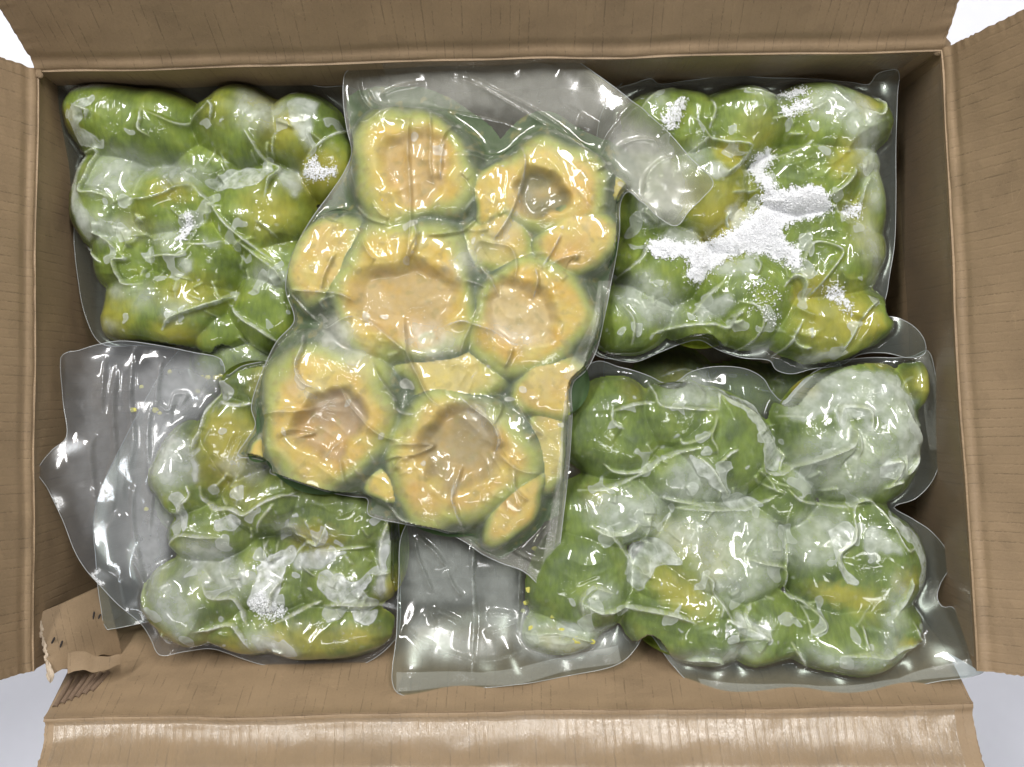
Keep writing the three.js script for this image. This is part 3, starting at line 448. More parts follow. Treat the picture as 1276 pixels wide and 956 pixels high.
const TR = pack({
  seed: 4, label: 'bag of frozen green fruit with a large patch of loose white ice lying on top', lift: 26, haze: 0.03, blotch: 0.52, bubbles: 40, crystals: 0.6, pucker: 0.55,
  base: [[800, 105, -45], [1050, 95, -46], [1115, 95, -36], [1110, 300, -50], [1140, 420, -34], [1000, 450, -50], [880, 430, -52], [780, 440, -50], [780, 250, -52], [950, 270, -50]],
  outline: [768, 112, 790, 104, 812, 98, 820, 104, 860, 100, 910, 95, 960, 97, 1010, 98, 1060, 103, 1082, 106, 1092, 93, 1106, 88, 1119, 88, 1118, 120, 1116, 180, 1116, 250, 1114, 310, 1106, 360, 1100, 392, 1118, 396, 1140, 408, 1152, 424, 1153, 440, 1134, 446, 1104, 440, 1070, 442, 1050, 454, 1012, 460, 985, 466, 966, 460, 960, 450, 925, 446, 895, 436, 872, 424, 850, 428, 820, 440, 792, 451, 765, 448, 740, 440, 720, 380, 730, 300, 740, 200, 750, 140],
  fruits: [[846, 150, 62, 50, 10, 26], [930, 150, 66, 50, 0, 27], [1040, 150, 76, 56, 4, 28], [1020, 220, 88, 54, -8, 29], [880, 232, 66, 58, 0, 27], [800, 240, 50, 60, 0, 20], [830, 330, 64, 54, 0, 26], [935, 368, 72, 64, 0, 27], [1040, 318, 76, 66, 0, 29], [1040, 402, 80, 50, -10, 26], [790, 395, 54, 48, 0, 22], [1080, 250, 34, 70, 0, 22], [880, 400, 50, 36, 0, 20], [950, 290, 60, 50, 0, 20]],
  yellow: [[905, 260, 62, 1.2], [895, 298, 36, 1], [1055, 200, 34, 0.8], [910, 195, 34, 1, 0.6, 0.7], [1040, 400, 62, 1], [1010, 365, 30, 1.1], [1085, 128, 26, 0.9], [945, 165, 36, 0.5], [1080, 300, 40, 0.4], [1085, 405, 24, 1], [860, 240, 30, 0.4], [1070, 260, 30, 0.5]],
  folds: [
    [[800, 134, 812, 118, 830, 106, 850, 104], 1.6, 7, 0.4], [[838, 160, 846, 136, 850, 120], 2, 5, 0.45], [[858, 146, 870, 155, 884, 170, 905, 178, 930, 180, 938, 182], 2, 6, 0.45], [[888, 120, 890, 140, 884, 160], 2, 7, 0.45], [[884, 170, 872, 182, 858, 190], 1.6, 6, 0.5], [[938, 182, 924, 202, 910, 214, 898, 224], 2.2, 6, 0.45],
    [[945, 200, 975, 194, 1000, 184, 1012, 176], 2.6, 7, 0.4], [[1025, 248, 1045, 236, 1058, 222, 1063, 210], 2.6, 6, 0.4], [[1076, 138, 1092, 144, 1100, 142, 1108, 118, 1102, 108], 2.4, 5, 0.6], [[1070, 258, 1076, 234, 1086, 218], 2, 6, 0.3], [[1032, 254, 1044, 262, 1052, 276], 2, 5, 0.5],
    [[996, 338, 1000, 320, 1010, 304, 1030, 306, 1044, 316, 1034, 334, 1018, 356, 1002, 378], 2.6, 6, 0.45], [[1002, 376, 1000, 350, 990, 345, 975, 358], 2, 8, 0.5], [[1000, 398, 990, 416, 984, 430, 972, 444], 2.2, 7, 0.5], [[984, 418, 998, 432, 1012, 434], 2.2, 6, 0.45], [[1098, 372, 1080, 386, 1068, 402], 2.8, 7, 0.35], [[1068, 402, 1060, 420, 1048, 440], 2, 7, 0.5],
    [[812, 416, 850, 406, 890, 404, 908, 408, 914, 396, 926, 384], 2.4, 8, 0.5], [[776, 380, 790, 400, 788, 430], 2, 7, 0.4], [[918, 376, 940, 382, 950, 400, 944, 420, 920, 440], 2, 7, 0.5], [[770, 345, 800, 320, 806, 300], 2.2, 7, 0.5], [[862, 394, 880, 370, 900, 352], 1.8, 8, 0.4], [[938, 318, 946, 330, 940, 345], 1.8, 5, 0.45], [[910, 285, 906, 270, 914, 262], 1.6, 5, 0.6], [[960, 150, 980, 146, 1010, 138, 1030, 128], 1.8, 5, 0.4], [[1000, 105, 960, 116, 940, 112, 920, 108], 1.4, 6, 0.4],
  ],
  frost: [
    [0.36, [1010, 112, 1060, 112, 1090, 130, 1100, 160, 1104, 220, 1098, 262, 1078, 270, 1082, 240, 1070, 200, 1060, 170, 1030, 150, 1000, 140]], [0.3, [1070, 268, 1096, 290, 1104, 330, 1098, 370, 1080, 330, 1060, 290]], [0.34, [776, 350, 800, 332, 830, 356, 850, 372, 856, 400, 820, 408, 790, 404, 770, 380]], [0.42, [862, 396, 880, 376, 900, 366, 920, 374, 900, 392, 872, 402]], [0.45, [820, 290, 846, 278, 866, 286, 880, 300, 850, 304, 828, 304]],
    [0.5, [905, 258, 922, 252, 936, 268, 926, 288, 908, 296, 912, 276]], [0.42, [880, 336, 910, 324, 938, 318, 944, 334, 930, 346, 900, 340]], [0.45, [876, 206, 892, 200, 908, 214, 900, 224, 884, 222]], [0.42, [790, 236, 830, 240, 850, 262, 840, 280, 800, 280]], [0.4, [870, 176, 886, 180, 878, 200, 862, 214, 850, 196]], [0.42, [1000, 440, 1040, 436, 1060, 440, 1030, 452, 1000, 452]], [0.42, [960, 420, 976, 428, 960, 444, 930, 438]], [0.4, [812, 105, 830, 104, 824, 130, 810, 140]], [0.36, [925, 108, 970, 112, 1000, 112, 980, 124, 945, 122]],
  ],
});

const BL = pack({
  seed: 5, green: { dark: [0.072, 0.11, 0.016], mid: [0.185, 0.245, 0.03], light: [0.32, 0.39, 0.065], yellow: [0.52, 0.43, 0.05] }, label: 'green fruit bag with a wide empty clear sleeve against the left box wall', lift: 26, haze: 0.03, blotch: 0.52, bubbles: 34, crystals: 0.6, pucker: 0.5, loose: 2.2, crinkle: 0.25, filmColor: [0.8, 0.82, 0.84],
  base: [[76, 440, -22], [50, 590, -8], [110, 700, -16], [180, 430, -34], [280, 450, -44], [180, 600, -26], [300, 560, -52], [200, 810, -34], [330, 825, -42], [480, 810, -44], [490, 680, -54], [350, 700, -54], [150, 740, -22]],
  outline: [84, 439, 96, 437, 118, 430, 150, 425, 200, 431, 240, 439, 274, 447, 279, 456, 282, 468, 300, 457, 320, 452, 345, 450, 400, 470, 470, 560, 495, 640, 498, 700, 497, 788, 488, 802, 470, 818, 448, 829, 420, 831, 398, 828, 365, 829, 330, 829, 300, 820, 282, 813, 262, 808, 230, 812, 199, 816, 188, 796, 172, 774, 138, 745, 108, 712, 92, 684, 74, 640, 58, 608, 47, 588, 62, 562, 80, 546, 78, 500, 75, 449, 77, 443],
  fruits: [[226, 590, 46, 62, 8, 22], [288, 548, 48, 54, 16, 25], [330, 628, 66, 44, -10, 26], [420, 648, 90, 48, 10, 26], [262, 668, 56, 40, -10, 24], [238, 756, 66, 58, 6, 27], [330, 722, 66, 50, 10, 26], [420, 722, 72, 48, 0, 26], [392, 790, 100, 42, -2, 26], [300, 790, 60, 34, 10, 22], [482, 690, 26, 60, 0, 20], [310, 480, 50, 34, 0, 16], [380, 570, 60, 50, 0, 14]],
  yellow: [[286, 550, 52, 1.3], [268, 588, 30, 0.8], [392, 672, 46, 1, 0.6], [370, 800, 60, 0.8, 0.5], [440, 795, 50, 0.8, 0.4], [290, 815, 30, 1], [204, 806, 22, 1.1], [330, 480, 30, 0.8], [300, 610, 40, 0.4], [490, 745, 30, 0.8]],
  folds: [
    [[268, 486, 256, 508, 248, 530, 240, 552, 238, 566], 2.6, 7, 0.45], [[270, 500, 290, 505, 312, 503], 2, 7, 0.6], [[216, 645, 222, 632, 234, 618, 230, 606], 2.4, 6, 0.6], [[248, 606, 250, 622, 264, 634, 290, 634, 306, 640, 322, 630, 336, 622, 356, 616, 372, 618], 2.6, 7, 0.5], [[320, 664, 326, 648, 336, 636, 344, 626], 2, 7, 0.4], [[202, 690, 210, 676, 224, 667, 246, 668, 286, 670], 2.6, 6, 0.35],
    [[252, 728, 266, 742, 292, 746, 300, 762, 308, 782], 2.8, 7, 0.45], [[366, 694, 372, 684, 384, 676, 394, 680, 404, 664, 408, 652], 2.6, 7, 0.45], [[394, 686, 430, 684, 460, 682], 1.8, 5, 0.3], [[402, 756, 424, 752, 450, 754, 480, 762, 496, 770], 2.6, 7, 0.35], [[476, 720, 472, 690, 480, 660, 488, 640], 2, 8, 0.5], [[355, 720, 340, 740, 336, 768], 2, 7, 0.5], [[240, 788, 268, 782, 288, 778, 300, 790, 312, 812], 2.2, 7, 0.45], [[200, 790, 196, 806, 206, 812], 2.2, 6, 0.4], [[344, 776, 380, 758, 402, 748], 1.8, 6, 0.45],
    [[150, 432, 148, 500, 152, 560, 140, 600, 136, 640], 1.6, 8, 0.12], [[128, 450, 126, 520, 130, 600, 118, 660], 1.8, 8, 0.06], [[176, 500, 170, 540, 176, 620, 168, 680], 1.4, 7, 0.1], [[112, 440, 110, 520], 1.4, 8, 0.05], [[100, 540, 92, 570, 100, 620, 112, 690], 1.8, 9, 0.06], [[140, 690, 160, 720, 182, 770], 1.6, 8, 0.15], [[106, 680, 120, 660, 128, 640], 1.4, 7, 0.1], [[178, 500, 196, 512, 204, 492, 220, 492, 206, 512], 1.8, 4, 0.2], [[154, 600, 150, 640, 156, 700, 170, 750], 1.4, 6, 0.15], [[190, 440, 184, 480, 180, 520], 1.4, 7, 0.15],
  ],
  frost: [
    [0.13, [80, 444, 130, 434, 160, 450, 150, 520, 140, 620, 160, 740, 130, 720, 80, 640, 54, 590, 82, 550]], [0.24, [160, 450, 200, 445, 262, 456, 262, 480, 240, 510, 216, 520, 200, 540, 188, 600, 180, 680, 160, 740, 140, 700, 150, 620, 152, 520]], [0.34, [186, 470, 220, 462, 240, 474, 232, 500, 200, 508, 180, 496]], [0.3, [150, 680, 176, 640, 196, 640, 192, 690, 188, 760, 170, 750]],
    [0.4, [188, 540, 216, 532, 238, 560, 232, 600, 206, 618, 190, 600]], [0.5, [232, 576, 244, 560, 248, 590, 238, 606]], [0.55, [205, 622, 224, 612, 232, 624, 226, 650, 232, 664, 218, 660, 216, 640]], [0.55, [262, 652, 284, 642, 306, 642, 296, 660, 276, 662]], [0.36, [226, 670, 262, 672, 288, 674, 276, 694, 294, 706, 312, 720, 306, 742, 280, 744, 258, 730, 232, 724, 214, 700]],
    [0.7, [322, 700, 344, 686, 366, 682, 374, 694, 356, 712, 348, 736, 340, 762, 324, 772, 308, 764, 310, 740, 322, 720]], [0.55, [394, 712, 410, 706, 428, 720, 450, 722, 458, 712, 462, 726, 450, 736, 456, 748, 436, 750, 412, 750, 402, 734]], [0.5, [372, 690, 400, 684, 430, 686, 420, 698, 392, 708, 366, 710]], [0.6, [434, 758, 452, 762, 474, 770, 462, 784, 446, 772]], [0.5, [466, 700, 478, 656, 488, 660, 482, 700, 480, 750, 470, 750]], [0.4, [306, 786, 336, 786, 350, 800, 380, 822, 340, 826, 310, 812]],
    [0.4, [344, 650, 366, 652, 380, 662, 372, 674, 350, 672]], [0.3, [196, 712, 230, 730, 252, 760, 240, 800, 206, 790, 192, 750]], [0.45, [290, 690, 300, 704, 314, 712, 330, 718, 312, 730, 298, 716]],
    [0.35, [270, 576, 310, 570, 340, 584, 320, 596, 280, 592]],
  ],
  crumbs: [[196, 463, 3], [245, 470, 4], [256, 470, 4], [262, 468, 3], [232, 488, 3], [150, 512, 4], [178, 512, 4], [184, 516, 3], [160, 482, 3], [166, 640, 3], [238, 468, 2]],
});

const BR = pack({
  seed: 6, green: { dark: [0.072, 0.11, 0.016], mid: [0.185, 0.245, 0.03], light: [0.32, 0.39, 0.065], yellow: [0.52, 0.43, 0.05] }, label: 'pale frosty green fruit bag whose flat empty end shows below the yellow fruit bag', lift: 27, haze: 0.04, blotch: 0.52, bubbles: 24, crystals: 0.3, pucker: 0.4, loose: 2.2,
  base: [[710, 460, -48], [860, 460, -48], [1000, 480, -52], [1150, 450, -36], [1175, 600, -42], [1170, 700, -40], [1215, 835, -6], [1050, 870, -10], [920, 865, -12], [800, 790, -34], [770, 820, -24], [640, 855, -16], [495, 860, -14], [500, 700, -36], [620, 720, -38], [900, 640, -52], [720, 600, -52], [1060, 720, -50], [700, 760, -46]],
  outline: [690, 474, 720, 462, 746, 450, 770, 457, 790, 462, 812, 470, 826, 477, 842, 476, 860, 464, 890, 457, 930, 460, 952, 472, 962, 488, 976, 500, 990, 486, 1008, 468, 1040, 452, 1080, 446, 1120, 446, 1138, 444, 1156, 437, 1166, 470, 1172, 520, 1171, 575, 1160, 602, 1140, 622, 1114, 632, 1136, 646, 1160, 662, 1180, 688, 1182, 708, 1172, 726, 1167, 744, 1174, 756, 1186, 756, 1200, 778, 1214, 810, 1227, 836, 1214, 843, 1204, 846, 1180, 850, 1120, 862, 1060, 871, 1025, 873, 990, 868, 930, 867, 880, 864, 860, 852, 834, 824, 806, 788, 794, 806, 774, 826, 720, 840, 640, 854, 560, 861, 494, 862, 494, 790, 497, 720, 503, 660, 560, 600, 640, 560, 690, 520],
  fruits: [[762, 538, 66, 66, 0, 27], [848, 520, 60, 48, 0, 26], [900, 560, 76, 76, 10, 28], [1068, 542, 98, 92, 6, 31], [858, 596, 60, 46, 0, 24], [756, 640, 74, 48, -8, 26], [722, 726, 64, 78, 10, 27], [900, 690, 92, 70, 6, 29], [1072, 704, 94, 84, 10, 31], [1070, 790, 96, 52, -6, 26], [866, 778, 86, 58, 10, 27], [846, 736, 60, 40, 24, 24], [960, 790, 60, 44, 0, 20], [1150, 480, 18, 34, 0, 22], [700, 790, 50, 30, -6, 18], [984, 624, 44, 40, 0, 17], [806, 640, 40, 40, 0, 18]],
  yellow: [[846, 736, 56, 1.1, 0.5, 0.6], [1040, 738, 50, 1.2, 0.35, 0.15], [1152, 478, 26, 1.2], [1110, 450, 26, 1, 0.5], [880, 690, 50, 0.4], [1080, 750, 30, 0.5], [840, 670, 30, 0.5], [1130, 725, 24, 0.8], [790, 486, 24, 0.6], [1150, 815, 30, 1, 0.5, 0.2], [1010, 485, 16, 1], [740, 620, 24, 0.4], [690, 800, 22, 0.8], [718, 812, 18, 0.8]],
  folds: [
    [[762, 512, 790, 504, 816, 501], 2.8, 7, 0.5], [[762, 510, 764, 526, 776, 534], 2, 9, 0.4], [[812, 474, 818, 490, 822, 504, 850, 508, 880, 510, 896, 510], 2.8, 7, 0.45], [[896, 508, 900, 490, 906, 494, 930, 506, 950, 520, 962, 540], 2.4, 6, 0.6], [[892, 516, 884, 545, 890, 556, 892, 566], 2, 6, 0.35], [[752, 578, 766, 588, 800, 588, 820, 574, 850, 562, 876, 556], 3, 8, 0.45], [[720, 612, 760, 606, 800, 592, 822, 576], 2.4, 7, 0.4], [[848, 546, 850, 552, 880, 540, 894, 518], 2, 6, 0.4], [[892, 578, 900, 570, 910, 562, 918, 560], 2, 5, 0.5], [[868, 568, 884, 582, 896, 600, 910, 620], 1.8, 7, 0.6],
    [[954, 552, 956, 588, 974, 592, 996, 582, 1030, 566, 1056, 552, 1060, 536, 1066, 560, 1060, 572], 3.4, 7, 0.45], [[1042, 528, 1044, 508, 1058, 506, 1080, 512, 1082, 538], 2, 9, 0.55], [[962, 540, 974, 560, 984, 572, 976, 590], 2.2, 8, 0.5], [[1092, 580, 1118, 574, 1118, 592, 1106, 608], 2.2, 8, 0.55], [[1126, 566, 1130, 590, 1154, 566], 2.4, 8, 0.5], [[1128, 500, 1134, 520, 1150, 540, 1158, 560], 2, 8, 0.4], [[984, 610, 1000, 624, 1040, 632, 1080, 630], 2, 6, 0.4], [[1100, 610, 1118, 602, 1128, 600], 2.2, 7, 0.4],
    [[830, 634, 870, 634, 920, 634, 950, 628, 972, 618], 2.6, 6, 0.4], [[1064, 646, 1068, 628, 1084, 624, 1100, 636, 1112, 656, 1128, 684, 1140, 684], 3.2, 7, 0.5], [[1064, 644, 1060, 670, 1040, 690, 1050, 716], 2.2, 11, 0.5], [[986, 640, 984, 690, 984, 720, 988, 746, 1006, 754, 1024, 770, 1028, 782, 1010, 794], 3, 7, 0.4], [[928, 694, 950, 700, 980, 710, 986, 744], 3, 7, 0.4], [[874, 712, 886, 722, 886, 734, 900, 752, 912, 772], 3, 7, 0.5], [[940, 786, 932, 770, 940, 754], 2.2, 7, 0.45], [[906, 772, 930, 782, 956, 794, 964, 800], 3, 12, 0.65], [[794, 712, 790, 690, 800, 680, 816, 682], 2, 9, 0.5], [[726, 750, 750, 762, 780, 760, 810, 760, 846, 766, 866, 776], 3, 8, 0.45], [[728, 772, 724, 745, 740, 730, 764, 740], 2, 9, 0.4], [[735, 655, 760, 666, 784, 664, 796, 652], 2.4, 10, 0.5], [[812, 640, 808, 670, 796, 684], 2.4, 8, 0.4], [[756, 660, 780, 690, 790, 704], 2, 8, 0.5],
    [[850, 832, 880, 826, 900, 830, 912, 842], 2.2, 8, 0.4], [[990, 804, 1004, 824, 1020, 846], 2.6, 8, 0.5], [[1050, 820, 1080, 816, 1110, 820, 1130, 812, 1180, 818], 2.4, 8, 0.4], [[1074, 780, 1080, 800, 1086, 814], 2, 7, 0.5], [[1118, 770, 1132, 740, 1134, 720], 2.2, 9, 0.45], [[1146, 780, 1164, 806, 1180, 816], 2.4, 7, 0.4], [[820, 620, 860, 628, 908, 634], 1.6, 6, 0.3], [[640, 800, 690, 790, 730, 800, 752, 812], 2, 7, 0.3],
    [[512, 672, 518, 700, 530, 730, 538, 750], 1.8, 5, 0.12], [[514, 672, 540, 694, 554, 714], 1.8, 5, 0.1], [[554, 716, 564, 738, 576, 752], 1.6, 5, 0.1], [[530, 768, 536, 778, 542, 790], 1.6, 4, 0.1], [[532, 768, 552, 774, 574, 784], 1.6, 5, 0.1], [[592, 660, 588, 720, 590, 780, 586, 850], 1.6, 9, 0.3], [[604, 774, 620, 772, 644, 776], 1.8, 6, 0.12], [[600, 800, 630, 790, 648, 782], 1.6, 5, 0.1], [[500, 790, 516, 806, 540, 816], 1.4, 5, 0.15], [[540, 820, 600, 836, 660, 820], 1.2, 6, 0.1], [[650, 690, 648, 740, 646, 810], 1.6, 8, 0.2],
  ],
  frost: [
    [0.42, [978, 500, 1000, 476, 1040, 462, 1100, 458, 1130, 480, 1152, 520, 1158, 560, 1140, 590, 1110, 600, 1120, 560, 1100, 530, 1060, 500, 1020, 520, 990, 530]], [0.3, [980, 560, 1040, 530, 1100, 530, 1130, 570, 1110, 610, 1040, 626, 990, 610]], [0.62, [896, 486, 920, 490, 950, 510, 966, 536, 976, 560, 986, 574, 972, 590, 956, 586, 952, 552, 940, 524, 912, 502]], [0.36, [820, 496, 850, 476, 880, 468, 900, 478, 896, 506, 860, 508, 826, 506]], [0.32, [824, 590, 850, 570, 872, 568, 890, 590, 916, 618, 940, 624, 920, 636, 870, 632, 834, 634]], [0.66, [856, 566, 872, 570, 892, 590, 904, 612, 920, 624, 896, 614, 876, 594, 862, 582]], [0.5, [1042, 530, 1040, 508, 1060, 502, 1082, 512, 1084, 540, 1074, 536, 1070, 518, 1056, 520, 1058, 546, 1042, 552, 1026, 556]],
    [0.55, [1092, 578, 1118, 572, 1126, 590, 1110, 604, 1104, 592, 1090, 592]], [0.6, [898, 610, 930, 618, 960, 628, 930, 636, 900, 632]], [0.34, [730, 620, 770, 612, 810, 606, 828, 620, 830, 650, 806, 672, 770, 670, 738, 656]], [0.36, [808, 680, 830, 652, 870, 642, 940, 640, 980, 650, 984, 700, 950, 700, 900, 680, 850, 690]], [0.34, [990, 650, 1020, 636, 1060, 640, 1050, 690, 1010, 700, 990, 720]], [0.55, [1028, 660, 1050, 644, 1064, 650, 1058, 676, 1044, 690, 1050, 710, 1066, 720, 1058, 726, 1042, 716, 1036, 690]], [0.62, [1108, 640, 1136, 654, 1156, 680, 1166, 710, 1160, 740, 1146, 750, 1150, 710, 1140, 684, 1120, 664]], [0.5, [1070, 660, 1090, 652, 1108, 668, 1124, 686, 1104, 690, 1090, 680, 1086, 700, 1070, 690]],
    [0.62, [790, 690, 806, 672, 836, 680, 850, 700, 830, 706, 812, 712, 804, 740, 790, 736, 780, 714]], [0.4, [735, 736, 752, 724, 768, 740, 766, 752, 742, 756, 726, 772, 720, 760]], [0.5, [912, 764, 936, 770, 960, 784, 966, 800, 940, 800, 916, 786]], [0.4, [820, 826, 860, 818, 900, 816, 940, 800, 960, 810, 930, 834, 880, 840, 840, 842]], [0.4, [990, 806, 1040, 820, 1090, 818, 1130, 800, 1140, 820, 1090, 836, 1030, 840]], [0.4, [1110, 700, 1130, 740, 1128, 790, 1104, 800, 1110, 760]], [0.55, [856, 600, 872, 602, 866, 618, 850, 618]], [0.45, [700, 770, 730, 780, 770, 790, 750, 806, 710, 800, 690, 790]],
    [0.24, [505, 690, 540, 676, 580, 690, 600, 720, 592, 760, 560, 764, 520, 760, 502, 766]], [0.24, [600, 700, 640, 700, 648, 810, 600, 820]], [0.3, [505, 770, 580, 800, 640, 830, 560, 838, 505, 830]], [0.36, [640, 760, 700, 790, 770, 800, 790, 812, 740, 828, 660, 838, 640, 810]], [0.3, [870, 640, 960, 660, 970, 740, 900, 760, 860, 710]],
  ],
  seals: [[0.5, [494, 838, 600, 838, 700, 818, 770, 804, 774, 826, 640, 854, 494, 862]], [0.6, [870, 846, 1020, 856, 1120, 846, 1210, 822, 1228, 838, 1060, 872, 930, 868, 880, 864]], [0.4, [1140, 446, 1156, 437, 1172, 500, 1172, 560, 1158, 560]]],
  crumbs: [[668, 690, 4], [660, 740, 5], [656, 760, 4], [720, 800, 6], [700, 788, 4], [664, 790, 5], [740, 806, 4], [690, 770, 4], [652, 772, 3]],
});

